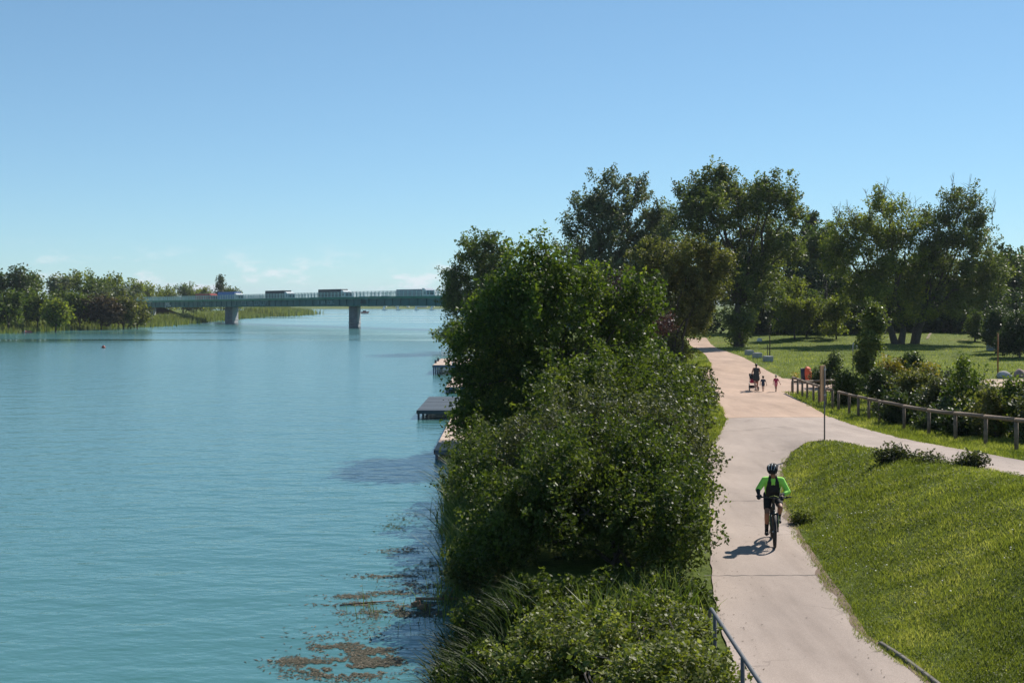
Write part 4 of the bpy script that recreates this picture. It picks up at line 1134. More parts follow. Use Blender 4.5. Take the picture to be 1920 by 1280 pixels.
st = empty('staked_tree', (X(1443, 113), 113, gz(X(1443, 113), 113))); tag(st, 'thin dark young tree with a stake behind the concrete blocks', 'tree')
mb = MB(); mb.tube([(0, 0, -.1), (.03, 0, 1.5), (.0, 0, 2.6), (.12, .05, 3.6)], [.07, .05, .04, .015], 6)
for (dx, z0, z1) in [(-.25, 1.8, 3.2), (.3, 2.1, 3.4), (.15, 2.6, 4.0), (-.1, 2.5, 4.1)]: mb.tube([(0, 0, z0), (dx, .1, z1)], [.02, .008], 4)
mb.build('trunk', M['bark'], st)
mb = MB(); mb.tube([(-.2, 0, -.1), (-.2, 0, 1.3)], .04, 6); mb.build('stake', M['bark'], st)
rg = np.random.default_rng(81)
Pl = np.column_stack([rg.normal(.05, .25, 90), rg.normal(0, .25, 90), rg.uniform(2.2, 4.0, 90)])
crown_obj('crown', Pl, rg.random(90), .12, rg, M['leaf_dark'], st)

bn = empty('litter_bin', (X(1510, 79), 79, gz(X(1510, 79), 79))); tag(bn, 'dark bin draped with bright orange red cloth past the fence end', 'bin')
mb = MB(); mb.tube([(-.05, 0, 0), (-.05, 0, .95)], [.24, .28], 14); mb.build('body', M['dark_paint'], bn, True)
mb = MB(); mb.torus((-.05, 0, .95), .27, .03, 'Z', 16, 6); mb.build('rim', M['dark_paint'], bn, True)
rg = np.random.default_rng(82); mb = MB()
for i in range(9):
    a = rg.uniform(-2.2, .6); x = .22 * math.cos(a) + .06; y = .28 * math.sin(a)
    z0 = rg.uniform(.02, .35)
    mb.tube([(x * .5, y * .5, 1.06 + .03 * i % .05), (x, y, .95), (x * 1.18, y * 1.18, .6), (x * 1.3, y * 1.3, z0)], [.05, .09, .11, .07], 7)
mb.blob('orange_drape', M['orange'], bn, .035, 2)

mb = MB()
hp = [(-.14, 0, -.2)] + [(-.14, 0, 2.4)] + [(-.14 * math.cos(a), 0, 2.4 + .16 * math.sin(a)) for a in np.linspace(.3, math.pi - .3, 6)] + [(.14, 0, 2.4), (.14, 0, -.2)]
mb.tube(hp, .045, 8)
o = mb.build('metal_hoop', M['steel'], None, True); o.location = (X(1603, 84), 84, gz(X(1603, 84), 84)); tag(o, 'tall narrow steel hoop left of the upright poplar', 'hoop')
po = empty('rusty_pole', (X(1871, 86), 86, gz(X(1871, 86), 86))); tag(po, 'thin rust coloured pole by the boulders', 'pole')
mb = MB(); mb.tube([(0, 0, -.2), (0, 0, 3.1)], [.06, .055], 8); mb.build('shaft', M['rust'], po, True)
mb = MB(); mb.ellipsoid((0, 0, 3.12), (.06, .06, .03)); mb.build('cap', M['rust'], po, True)

def boulder(label, x, y, r, seed, mat=M['stone']):
    rg = np.random.default_rng(seed); bm = bmesh.new()
    bmesh.ops.create_icosphere(bm, subdivisions=3, radius=1)
    k = rg.normal(0, 1, (5, 3))
    for v in bm.verts:
        p = np.array(v.co); f = 1 + .1 * sum(math.sin(2.3 * float(kk @ p) + i) for i, kk in enumerate(k)) / 2
        v.co = Vector((p[0] * r[0] * f, p[1] * r[1] * f, max(p[2] * r[2] * f, -.3 * r[2])))
    me = bpy.data.meshes.new('boulder'); bm.to_mesh(me); bm.free()
    o = link_mesh('boulder', me, mat, None, True); o.location = (x, y, gz(x, y) + .2 * r[2]); o.rotation_euler = (0, 0, rg.uniform(0, 6))
    tag(o, label, 'boulder', 'boulders round the sandy pitch')
boulder('grey boulder beside the rusty pole', X(1884, 84), 84, (.55, .45, .4), 1)
boulder('brownish boulder at the right picture edge', X(1914, 85), 85, (.5, .45, .5), 2, plain('brown_boulder', (.28, .2, .17), .95, 0, .3, 2, .7))
boulder('pale boulder behind the fence bushes', X(1733, 88), 88, (.45, .4, .38), 3)
boulder('small brown boulder left of the grey one', X(1778, 86), 86, (.3, .3, .35), 4, plain('tan_boulder', (.3, .22, .18), .95, 0, .3, 2, .7))
boulder('white stone under the young trees at the wood edge', X(1424, 158), 158, (.45, .35, .4), 5, plain('white_stone', (.6, .58, .55), .9, 0, .15, 2))

yf = empty('yellow_plant', (X(1491, 83), 83, gz(X(1491, 83), 83))); tag(yf, 'small plant with bright yellow flowers on the lawn edge', 'plant')
rg = np.random.default_rng(83)
crown_obj('flowers', np.column_stack([rg.normal(0, .16, 90), rg.normal(0, .16, 90), rg.uniform(.15, .5, 90)]), rg.random(90), .1, rg, plain('yellow_petal', (.7, .5, .03), .6), yf)
crown_obj('leaves', np.column_stack([rg.normal(0, .18, 90), rg.normal(0, .18, 90), rg.uniform(.0, .3, 90)]), rg.random(90), .12, rg, M['leaf_willow'], yf)

bs = empty('blue_board', (X(1301, 61), 61, gz(X(1301, 61), 61))); tag(bs, 'small blue board half hidden in the verge shrub', 'sign')
mb = MB(); mb.box((0, 0, .45), (.55, .04, .38), R(-15)); mb.build('panel', M['blue_paint'], bs)
for s in (-.2, .2):
    mb = MB(); mb.tube([(s, .03, -.2), (s, .03, .6)], .02, 6); mb.build('post', M['steel'], bs)

# grey house glimpsed through the wood, wall at the right
hs = empty('house', (X(1545, 212), 212, gz(X(1545, 212), 212))); tag(hs, 'pale grey house glimpsed between the trees behind the lawn', 'house')
mb = MB(); mb.box((0, 0, 2.2), (7, 6, 4.6)); mb.build('wall', M['house_wall'], hs)
mb = MB(); mb.prism([(-3.9, 4.4), (3.9, 4.4), (0, 6.4)], -3.4, 3.4); mb.build('roof', M['concrete_dark'], hs)
for xx in (-2.2, 0, 2.2):
    mb = MB(); mb.box((xx, -3.02, 2.0), (.95, .06, 1.3)); wn_ = mb.build('window', M['paint_white'], hs)
    mb = MB(); mb.box((xx, -3.06, 2.0), (.8, .04, 1.14)); mb.build('pane', M['glass_dark'], wn_)
gw = empty('garden_wall', (X(1858, 134), 134, gz(X(1858, 134), 134))); tag(gw, 'grey rendered gate pillar and wall behind the dark shrub', 'wall')
mb = MB(); mb.bbox((0, 0, 1.6), (.9, .5, 4.6), 0, .03); mb.build('pillar', M['concrete_dark'], gw)
mb = MB(); mb.bbox((0, 0, 3.96), (1.1, .7, .1), 0, .02); mb.build('cap_stone', M['concrete'], gw)
mb = MB(); mb.box((3.5, .1, 1.2), (6, .25, 3.6)); mb.build('wall_panel', M['concrete_dark'], gw)

# ------------------------------------------------------------------ vehicles
def wheel(parent, x, y, r, w=.25):
    t = MB(); t.tube([(x, y - w / 2, r), (x, y - w * .3, r), (x, y + w * .3, r), (x, y + w / 2, r)], [r * .9, r, r, r * .9], 14)
    wo_ = t.build('wheel', M['tyre'], parent, True)
    h = MB(); h.tube([(x, y - w / 2 - .01, r), (x, y + w / 2 + .01, r)], r * .5, 10); h.build('rim', M['silver_paint'], wo_)

def truck(label, loc, rz, trailer, cabm, L=12.5, top=3.6, stripe=None):
    """forward = +x"""
    r = empty('lorry', loc, rz); tag(r, label, 'lorry', 'traffic on the road bridge')
    mb = MB(); mb.bbox((-.6, 0, (top + 1.1) / 2), (L, 2.5, top - 1.1), 0, .05); tr_ = mb.build('trailer', trailer, r)
    if stripe:
        mb = MB(); mb.box((-.6, -1.27, top - .3), (L - .1, .02, .45)); mb.build('stripe', stripe, tr_)
    mb = MB(); mb.box((.5, 0, .9), (L + 1.5, 1.0, .25)); mb.build('chassis', M['dark_paint'], r)
    c0 = L / 2 - .3
    mb = MB(); mb.prism([(c0, .5), (c0 + 2.2, .5), (c0 + 2.2, 1.6), (c0 + 1.95, 2.75), (c0 + .9, 3.3), (c0, 3.35)], -1.2, 1.2); cb = mb.build('cab', cabm, r)
    mb = MB(); mb.prism([(c0 + 2.22, 1.65), (c0 + 2.0, 2.65), (c0 + 1.9, 2.65), (c0 + 2.1, 1.65)], -1.05, 1.05); mb.build('windscreen', M['glass_dark'], cb)
    for s in (-1, 1):
        mb = MB(); mb.box((c0 + 1.3, s * 1.21, 2.15), (.9, .03, .75)); mb.build('side_window', M['glass_dark'], cb)
    for xx in (c0 + 1.3, c0 - 1.2, -L / 2 + 1.2, -L / 2 + 2.5):
        for s in (-1, 1): wheel(r, xx, s * 1.08, .5, .3)
    return r

def car(label, loc, rz, paint):
    r = empty('car', loc, rz); tag(r, label, 'car', 'traffic on the road bridge')
    mb = MB(); mb.prism([(-2.1, .35), (2.1, .35), (2.15, .7), (1.2, .95), (-2.0, 1.0), (-2.15, .7)], -.85, .85); mb.build('body', paint, r)
    mb = MB(); mb.prism([(-1.8, .98), (1.15, .94), (.35, 1.42), (-1.2, 1.46)], -.74, .74); cb = mb.build('cabin', paint, r)
    for s in (-1, 1):
        mb = MB(); mb.prism([(-1.5, 1.02), (.85, 1.0), (.28, 1.36), (-1.15, 1.4)], s * .745, s * .755); mb.build('side_window', M['glass_dark'], cb)
    mb = MB(); mb.prism([(1.17, .97), (.4, 1.40), (.42, 1.42), (1.2, .98)], -.66, .66); mb.build('windscreen', M['glass_dark'], cb)
    for xx in (-1.3, 1.35):
        for s in (-1, 1): wheel(r, xx, s * .78, .31, .2)
    for s in (-1, 1):
        mb = MB(); mb.box((2.12, s * .6, .66), (.06, .3, .14)); mb.build('headlight', M['paint_white'], r)
    return r

# ------------------------------------------------------------------ road bridge
B0 = Vector((-44.2, 330)); U = Vector((-.607, .795)).normalized(); W_ = Vector((-U.y, U.x))   # W_ points to the near-left side
if W_.y > 0: W_ = -W_
def bridge_top(t): return 7.2 - .0045 * max(t, -20)
ang = math.atan2(U.y, U.x)
bp = lambda t, o, z: (B0.x + U.x * t + W_.x * o, B0.y + U.y * t + W_.y * o, z)
def t_of(px, o=0.0):
    k = (px - 960) / F
    ax, ay = B0.x + W_.x * o, B0.y + W_.y * o
    return (k * ay - ax) / (U.x - k * U.y)
bridge = empty('road_bridge', (B0.x, B0.y, WATER_Z)); tag(bridge, 'long green steel road bridge crossing the river', 'bridge')
BO = Vector(bridge.location)
def bprism(mb, t0, t1, o0, o1, za, zb, n=24):
    """slab along the bridge from offset o0 to o1, from top+za to top+zb"""
    vs, fs = [], []
    for i in range(n + 1):
        t = t0 + (t1 - t0) * i / n; tp = bridge_top(t)
        for (o, z) in ((o0, za), (o1, za), (o1, zb), (o0, zb)):
            vs.append(Vector(bp(t, o, tp + z)) - BO)
    for i in range(n):
        for k in range(4):
            j = (k + 1) % 4; fs.append((i * 4 + k, i * 4 + j, i * 4 + 4 + j, i * 4 + 4 + k))
    fs.append((0, 1, 2, 3)); fs.append(tuple(n * 4 + k for k in (3, 2, 1, 0)))
    return mb.add(vs, fs)
TA, TB = -95, 176
HW = 6.0
for s in (-1, 1):
    mb = MB(); bprism(mb, TA, TB, s * (HW - .9), s * (HW - .6), -2.35, -.62); mb.build('girder', M['girder_low'], bridge)
    mb = MB(); bprism(mb, TA, TB, s * (HW - .7), s * HW, -.6, 0); mb.build('edge_beam', M['girder'], bridge)
    mb = MB(); bprism(mb, TA, TB, s * (HW - 1.0), s * (HW - .45), -2.5, -2.36); mb.build('bottom_flange', M['girder'], bridge)
rb_ = MB()
for i in range(int((TB - TA) / 4)):
    t = TA + 2 + i * 4; rb_.box(Vector(bp(t, HW - .52, bridge_top(t) - 1.49)) - BO, (.08, .14, 1.7), ang)
rb_.build('web_stiffeners', M['girder_low'], bridge)['kind'] = 'stuff'
mb = MB(); bprism(mb, TA, TB, -HW + .7, HW - .7, -1.6, -1.3); mb.build('deck', plain('bridge_road', (.08, .08, .085), .9), bridge)
for s in (-1, 1):
    rl = MB()
    n = int((TB - TA) / .5)
    for i in range(n + 1):
        t = TA + i * .5; tp = bridge_top(t)
        c = Vector(bp(t, s * (HW - .15), tp + .7)) - BO
        if i % 4 == 0: rl.box(c, (.16, .16, 1.44), ang)
        else: rl.box(c, (.05, .05, 1.36), ang)
    ro = rl.build('railing_posts', M['rail_green'], bridge); ro['kind'] = 'stuff'
    for zz in (1.38, .9, .12):
        mb = MB(); bprism(mb, TA, TB, s * (HW - .19), s * (HW - .11), zz, zz + .07); mb.build('railing_bar', M['rail_green'], bridge)
def pier(px, py, t, wlen, wthk):
    root_z = WATER_Z
    tp = bridge_top(t)
    mb = MB()
    c = Vector(bp(t, 0, (root_z - 3 + tp - 2.5) / 2)) - BO
    a2 = math.atan2(1, -.05)   # piers stand along the river
    mb.bbox(c, (wlen, wthk, tp - 2.52 - root_z + 3), a2, .15)
    p = mb.build('pier', M['concrete_dark'], bridge)
    mb = MB(); c2 = Vector(bp(t, 0, root_z + 1.0)) - BO; mb.bbox(c2, (wlen + .3, wthk + .3, .22), a2, .05); mb.build('pier_band', M['concrete'], p)
    for o_ in (-4.5, 4.5):
        mb = MB(); mb.box(Vector(bp(t, o_, tp - 2.44)) - BO, (.9, .9, .14), ang); mb.build('bearing', M['dark_paint'], p)
    return p
pier(665, 612, 0, 11, 2.4)
pier(434, 605, 83, 11, 2.4)
pier(434, 605, 160, 11, 2.4)
pier(434, 605, -83, 11, 2.4)
mb = MB(); c = Vector(bp(190, 0, 1.8)) - BO; mb.box(c, (30, 16, 6.5), ang); mb.build('abutment', M['concrete_dark'], bridge)
mb = MB(); c = Vector(bp(-108, 0, 2.2)) - BO; mb.box(c, (30, 16, 7.4), ang); mb.build('abutment', M['concrete_dark'], bridge)
# sprayed lettering on the girder's river face
def graffiti(txt, px, size, z_off, mat):
    cu = bpy.data.curves.new('graffiti', 'FONT'); cu.body = txt; cu.size = size; cu.extrude = .01; cu.align_x = 'CENTER'
    o = bpy.data.objects.new('graffiti_src', cu); col.objects.link(o)
    dg = bpy.context.evaluated_depsgraph_get()
    me = bpy.data.meshes.new_from_object(o.evaluated_get(dg)); bpy.data.objects.remove(o)
    me.materials.clear()
    g = link_mesh('graffiti', me, mat, bridge)
    t = t_of(px, HW - .6)
    p = Vector(bp(t, HW - .42, bridge_top(t) + z_off)) - BO
    d_ = Vector((-U.x, -U.y, 0)); nrm = Vector((W_.x, W_.y, 0))
    rot = Matrix((d_, Vector((0, 0, 1)), nrm)).transposed()
    g.matrix_local = Matrix.Translation(p) @ rot.to_4x4()
M['spray'] = plain('spray_paint', (.75, .82, .82), .8)
M['spray_faint'] = plain('faint_spray_paint', (.3, .45, .45), .8)
graffiti('JVBC', 316, 2.6, -2.1, M['spray'])
graffiti('OK   SKE', 385, 1.7, -1.9, M['spray_faint'])
graffiti('KULTEPE CONCEPT', 478, 2.2, -2.1, M['spray_faint'])
graffiti('K  WA  SORG', 612, 1.6, -2.0, M['spray_faint'])
graffiti('ARN', 682, 1.5, -1.9, M['dark_paint'])

def on_bridge(px, o):
    t = t_of(px, o); p = bp(t, o, bridge_top(t) - 1.3); return p
rzr = math.atan2(-U.y, -U.x)
truck('dark red lorry at the left end of the bridge', on_bridge(386, 2.0), rzr, M['red_paint'], M['red_paint'], 11.5, 3.45)
truck('blue lorry above the left bridge pier', on_bridge(431, 2.0), rzr, M['blue_paint'], M['paint_white'], 13.0, 3.8)
truck('black lorry with white cab crossing mid bridge', on_bridge(523, 2.0), rzr, M['dark_paint'], M['paint_white'], 13, 3.75)
truck('black lorry with white cab left of the right pier', on_bridge(626, 2.0), rzr, M['dark_paint'], M['paint_white'], 13, 3.65)
truck('plain silver lorry right of the right pier', on_bridge(776, 2.0), rzr, plain('dull_silver', (.26, .27, .31), .5), M['silver_paint'], 12, 3.1)
car('silver car entering the bridge by the trees', on_bridge(246, 2.0), rzr, M['silver_paint'])
car('pale car behind the red lorry', on_bridge(278, 2.0), rzr, M['paint_white'])
car('blue car right of the right pier', on_bridge(682, 2.0), rzr, M['blue_paint'])
car('dark car behind the blue car', on_bridge(702, 2.0), rzr, M['dark_paint'])
car('dark car ahead of the silver lorry', on_bridge(724, 2.0), rzr, M['dark_paint'])
car('dark grey car between the two lorries', on_bridge(590, 2.0), rzr, M['dark_paint'])

# ------------------------------------------------------------------ left bank
lt = [  # px, top, half width, distance, material, label
    (-5, 512, 34, 285, 'leaf_dark', 'tall dark tree cut by the left picture edge'),
    (28, 500, 30, 280, 'leaf_dark', 'tallest dark tree on the left bank'),
    (58, 520, 22, 290, 'leaf_wood', 'dark tree sloping down right of the tallest one'),
    (15, 552, 30, 262, 'leaf_wood', 'light green rounded tree in front of the dark trees'),
    (70, 552, 32, 275, 'leaf_wood', 'low dark tree above the red tent'),
    (104, 572, 18, 264, 'leaf_willow', 'small yellow green willow on the left bank'),
    (112, 520, 22, 330, 'leaf_grey', 'pointed grey green tree on the left bank'),
    (150, 515, 34, 345, 'leaf_willow', 'broad sunlit tree on the left bank'),
    (178, 528, 26, 330, 'leaf_wood', 'mid green tree left of the tall wispy one'),
    (208, 514, 22, 340, 'leaf_willow', 'tall wispy tree on the left bank'),
    (195, 545, 30, 310, 'leaf_grey', 'silvery bush tree on the left bank'),
    (243, 524, 26, 480, 'leaf_willow', 'sunlit tree left of the bridge end'),
    (232, 545, 24, 330, 'leaf_grey', 'grey green tree before the bridge end'),
    (282, 530, 28, 520, 'leaf_willow', 'rounded sunlit tree behind the bridge end'),
    (312, 539, 24, 530, 'leaf_willow', 'low yellow green tree behind the bridge railing'),
    (344, 531, 24, 540, 'leaf_wood', 'dark green tree behind the red lorry'),
    (368, 540, 24, 545, 'leaf_willow', 'small sunlit tree behind the red lorry'),
    (413, 517, 8, 560, 'leaf_dark', 'slim dark poplar behind the blue lorry'),
    (432, 534, 18, 560, 'leaf_wood', 'round tree right of the slim poplar'),
    (395, 545, 40, 640, 'leaf_wood', 'far low trees behind the blue lorry'),
    (150, 558, 30, 290, 'leaf_wood', 'dark bush above the left reed bed'),
    (190, 560, 32, 288, 'leaf_rust', 'brownish dark bush above the left reed bed'),
    (232, 558, 32, 292, 'leaf_olive', 'olive brown tree hiding the bridge end'),
    (258, 572, 20, 300, 'leaf_olive', 'low olive bush at the foot of the bridge end'),
    (125, 552, 24, 300, 'leaf_wood', 'green bush beside the pale roof')]
for i, (px, top, hw, d, mt, lb) in enumerate(lt):
    rr = np.random.default_rng(500 + i)
    bot = 606 if d < 320 else 590
    h = bot - top
    if hw < 10: lb_ = [(px, top + h * f, hw * w_, h * .16) for f, w_ in ((.12, .6), (.3, 1), (.5, 1.1), (.72, 1.1))]
    else:
        lb_ = [(px, top + h * .45, hw * .85, h * .36)] + [(px + rr.uniform(-.6, .6) * hw, top + h * rr.uniform(.14, .4), hw * rr.uniform(.3, .5), h * rr.uniform(.12, .2)) for _ in range(5)] + [(px + s_ * hw * .5, top + h * .75, hw * .6, h * .22) for s_ in (-1, 1)]
    T('bank_tree', lb, d, px, lb_, mt, leaf=.74, clumps=115, per=23, crad=1.4, seed=520 + i, group='trees of the left bank', trunk_r=.2)

rng = np.random.default_rng(91)
yy = rng.uniform(225, 620, 11000)
xx = PI_(yy, LFY, LFX) + rng.normal(-2.5, 3.0, 11000)
zz = np.maximum(ground_z(xx, yy), WATER_Z - .1)
hh = rng.uniform(1.1, 2.2, 11000) * (1 + .25 * vnoise(xx, yy, .12, 41)) * np.where(yy < 300, .8, 1.0)
ln = rng.normal(0, .12, (11000, 2)) * hh[:, None]
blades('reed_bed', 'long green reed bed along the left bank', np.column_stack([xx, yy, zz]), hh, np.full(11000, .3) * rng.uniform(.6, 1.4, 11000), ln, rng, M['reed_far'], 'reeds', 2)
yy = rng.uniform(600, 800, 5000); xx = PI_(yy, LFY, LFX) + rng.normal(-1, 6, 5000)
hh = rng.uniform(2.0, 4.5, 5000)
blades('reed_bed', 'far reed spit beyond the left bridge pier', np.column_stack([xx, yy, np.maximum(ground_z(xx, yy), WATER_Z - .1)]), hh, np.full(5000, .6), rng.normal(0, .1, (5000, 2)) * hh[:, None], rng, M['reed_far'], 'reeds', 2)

tn = empty('tent', (X(52, 258), 258, gz(X(52, 258), 258))); tag(tn, 'small red brown tent roof among the left bank reeds', 'tent')
mb = MB(); mb.prism([(-1.3, 0), (1.3, 0), (.9, 1.5), (0, 2.6), (-.9, 1.5)], -1.6, 1.6); mb.build('canvas', plain('tent_canvas', (.42, .16, .12), .8), tn)
mb = MB(); mb.tube([(0, -1.62, 0), (0, -1.62, 2.7)], .06, 6); mb.build('pole', M['paint_white'], tn)
gr_ = empty('guard_rail', (X(122, 345), 345, gz(X(122, 345), 345))); tag(gr_, 'pale road guard rail showing between the left bank bushes', 'guard rail')
mb = MB(); mb.box((0, 0, 6.1), (7.5, .12, .9), R(10)); mb.build('panel', M['silver_paint'], gr_)
for s in (-3, -1, 1, 3):
    mb = MB(); mb.box((s, s * .17, 2.6), (.12, .1, 6.4)); mb.build('post', M['steel'], gr_)
# road embankment carrying the bridge approach
mb = MB()
vs_, fs_ = [], []
for i in range(12):
    t = 178 + i * 16; tp = bridge_top(176) - 1.1
    for (o, z) in ((22, .6), (8, tp), (-8, tp), (-22, .6)): vs_.append(bp(t, o, z))
for i in range(11):
    for k in range(3): fs_.append((i * 4 + k, i * 4 + k + 1, i * 4 + 5 + k, i * 4 + 4 + k))
mb.add(vs_, fs_)
tag(mb.build('embankment', M['meadow']), 'grassy road embankment behind the left bank trees', 'embankment', kind='structure')

def buoy(label, x, y, r, mat):
    b = empty('buoy', (x, y, WATER_Z)); tag(b, label, 'buoy')
    mb = MB(); mb.ellipsoid((0, 0, r * .25), (r, r, r * .9)); mb.build('float', mat, b, True)
    mb = MB(); mb.tube([(0, 0, r), (0, 0, r * 1.6)], r * .15, 6); mb.build('ring', M['steel'], b)
buoy('tiny dark red buoy alone on the open water', X(194, 169), 169, .28, M['red_paint'])

# far shore: tree line, white houses, sails
rng = np.random.default_rng(95)
for i in range(26):
    px = 300 + i * 24 + rng.uniform(-8, 8); d = 1560 + rng.uniform(0, 160)
    rr = np.random.default_rng(700 + i); w_ = rr.uniform(12, 20); hgt = rr.uniform(3.5, 8)
    lb_ = [(px + rr.uniform(-w_, w_), 574 - rr.uniform(0, 1) * hgt, w_ * rr.uniform(.3, .6), hgt * rr.uniform(.3, .5)) for _ in range(6)] + [(px, 574, w_, 4)]
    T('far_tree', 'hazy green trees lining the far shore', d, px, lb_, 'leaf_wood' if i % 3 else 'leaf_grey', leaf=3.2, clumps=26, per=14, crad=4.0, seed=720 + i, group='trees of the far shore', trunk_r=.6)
for i, (px, w_, h_) in enumerate([(722, 5, 3), (744, 4, 4), (790, 22, 3.2), (765, 4, 3), (812, 5, 3.5)]):
    d = 1540; x = X(px, d)
    o = empty('far_house', (x, d, gz(x, d))); tag(o, ['small white house at the left of the far shore houses', 'white house below the bridge with light gable', 'long pale building on the far shore', 'little white house near the middle of the far shore', 'white house at the right of the far shore'][i], 'house', 'houses of the far shore')
    k = d / F
    mb = MB(); mb.box((0, 0, h_ * k / 2), (w_ * k, 9, h_ * k)); mb.build('wall', M['paint_white'], o)
    mb = MB(); mb.prism([(-w_ * k / 2 - .5, h_ * k), (w_ * k / 2 + .5, h_ * k), (0, h_ * k + min(3, w_ * k * .3))], -5, 5); mb.build('roof', M['roof_tile'] if i != 2 else M['paint_white'], o)
def sailboat(label, px, d, h):
    x = X(px, d); o = empty('sailboat', (x, d, WATER_Z)); tag(o, label, 'boat', 'sailboats off the far shore')
    mb = MB(); mb.prism([(-2.4, .1), (-2.1, 0), (2.0, 0), (2.8, .9), (-2.5, .8)], -.8, .8); mb.build('hull', M['paint_white'], o)
    mb = MB(); mb.tube([(.4, 0, .8), (.4, 0, h)], .08, 6); mb.build('mast', M['steel'], o)
    mb = MB(); mb.prism([(.3, 1.3), (-2.0, 1.4), (.3, h - .2)], -.04, .04); mb.build('sail', M['paint_white'], o)
for px, h, lb in [(721, 7, 'white sail left of the far shore group'), (747, 6, 'small white sail beside the left one'), (781, 7, 'tall white sail at the middle of the far shore'), (810, 6, 'white sail near the right bridge end')]:
    sailboat(lb, px, 1180, h)
rb = empty('motorboat', (X(684, 800), 800, WATER_Z)); tag(rb, 'small dark red motorboat right of the right pier', 'boat')
mb = MB(); mb.prism([(-2.6, .1), (2.2, .1), (3.2, 1.2), (-2.7, 1.0)], -1, 1); mb.build('hull', M['red_paint'], rb)
mb = MB(); mb.prism([(-1.4, 1.0), (1.2, 1.0), (.7, 1.9), (-1.3, 1.9)], -.8, .8); mb.build('cabin', M['dark_paint'], rb)

# ------------------------------------------------------------------ bicycle and rider
def bicycle():
    """forward = +y, rear contact at origin"""
    b = empty('bicycle', (0, 0, 0)); tag(b, 'dark mountain bike ridden towards the viewer on the path', 'bicycle')
    r = .355; wb = 1.14
    for yy in (0, wb):
        mb = MB(); mb.torus((0, yy, r), r - .028, .029, 'X', 40, 10); t_ = mb.build('tyre', M['tyre'], b, True)
        mb = MB(); mb.torus((0, yy, r), r - .058, .012, 'X', 40, 6); mb.build('rim', M['bike_frame'], t_, True)
        mb = MB()
        for k in range(24):
            a = k * math.pi / 12
            mb.tube([(.02 * (1 if k % 2 else -1), yy, r), (0, yy + (r - .06) * math.cos(a), r + (r - .06) * math.sin(a))], .0022, 4)
        mb.tube([(-.05, yy, r), (.05, yy, r)], .022, 8); mb.build('spokes', M['steel'], t_)
    bb = (0, .43, .31); st = (0, .26, .80); ht = (0, .80, .90); hb = (0, .84, .76)
    mb = MB()
    mb.tube([hb, bb], [.032, .036], 10); mb.tube([st, ht], .02, 8); mb.tube([bb, st], .018, 8); mb.tube([hb, ht], .03, 10)
    for s in (-1, 1):
        mb.tube([(s * .04, bb[1] - .03, bb[2]), (s * .065, 0, r)], .012, 6); mb.tube([(s * .02, st[1], st[2] - .05), (s * .065, 0, r)], .01, 6)
    mb.build('frame', M['bike_frame'], b, True)
    fk = MB(); fk.tube([(0, .84, .77), (0, .87, .70)], .03, 8); fk.tube([(-.075, .88, .70), (.075, .88, .70)], .03, 8)
    for s in (-1, 1): fk.tube([(s * .07, .88, .72), (s * .07, wb, r)], [.024, .017], 8)
    fk.build('fork', M['bike_frame'], b, True)
    mb = MB()
    for s in (-1, 1): mb.tube([(s * .098, .92, .66), (s * .092, 1.06, .45)], .008, 6)
    mb.build('fork_decal', M['bike_accent'], b)
    mb = MB(); mb.tube([ht, (0, .80, .98), (0, .86, 1.03)], .022, 8); mb.build('stem', M['bike_frame'], b, True)
    mb = MB(); mb.tube([(-.37, .80, 1.06), (-.2, .83, 1.055), (0, .87, 1.03), (.2, .83, 1.055), (.37, .80, 1.06)], .013, 8); hbar = mb.build('handlebar', M['bike_frame'], b, True)
    for s in (-1, 1):
        mb = MB(); mb.tube([(s * .26, .82, 1.058), (s * .38, .80, 1.061)], .018, 8); mb.build('grip', M['black'], hbar, True)
        mb = MB(); mb.tube([(s * .22, .85, 1.05), (s * .33, .89, 1.03)], .007, 6); mb.build('brake_lever', M['bike_frame'], hbar)
    mb = MB(); mb.bbox((0, .885, 1.045), (.07, .03, .05), 0, .01); mb.build('headlight', M['glass_dark'], b)
    mb = MB(); mb.tube([(-.1, .84, 1.06), (0, .9, 1.1), (.1, .84, 1.06)], .005, 5); mb.build('cable', M['bike_accent'], b)
    mb = MB(); mb.ellipsoid((0, .17, .96), (.075, .14, .035)); mb.ellipsoid((0, .29, .965), (.03, .1, .025)); mb.build('saddle', M['black'], b, True)
    mb = MB(); mb.tube([st, (0, .19, .94)], .015, 8); mb.build('seatpost', M['bike_frame'], b)
    mb = MB(); mb.tube([(.045, .43, .31), (.055, .43, .31)], .09, 18); mb.tube([(.05, .43, .31), (.075, .36, .16)], .012, 6); mb.tube([(-.05, .43, .31), (-.075, .50, .46)], .012, 6)
    mb.build('crankset', M['steel'], b)
    for (s, yy, zz) in ((1, .36, .155), (-1, .50, .465)):
        mb = MB(); mb.bbox((s * .13, yy, zz), (.1, .09, .02), 0, .005); mb.build('pedal', M['bike_frame'], b)
    return b

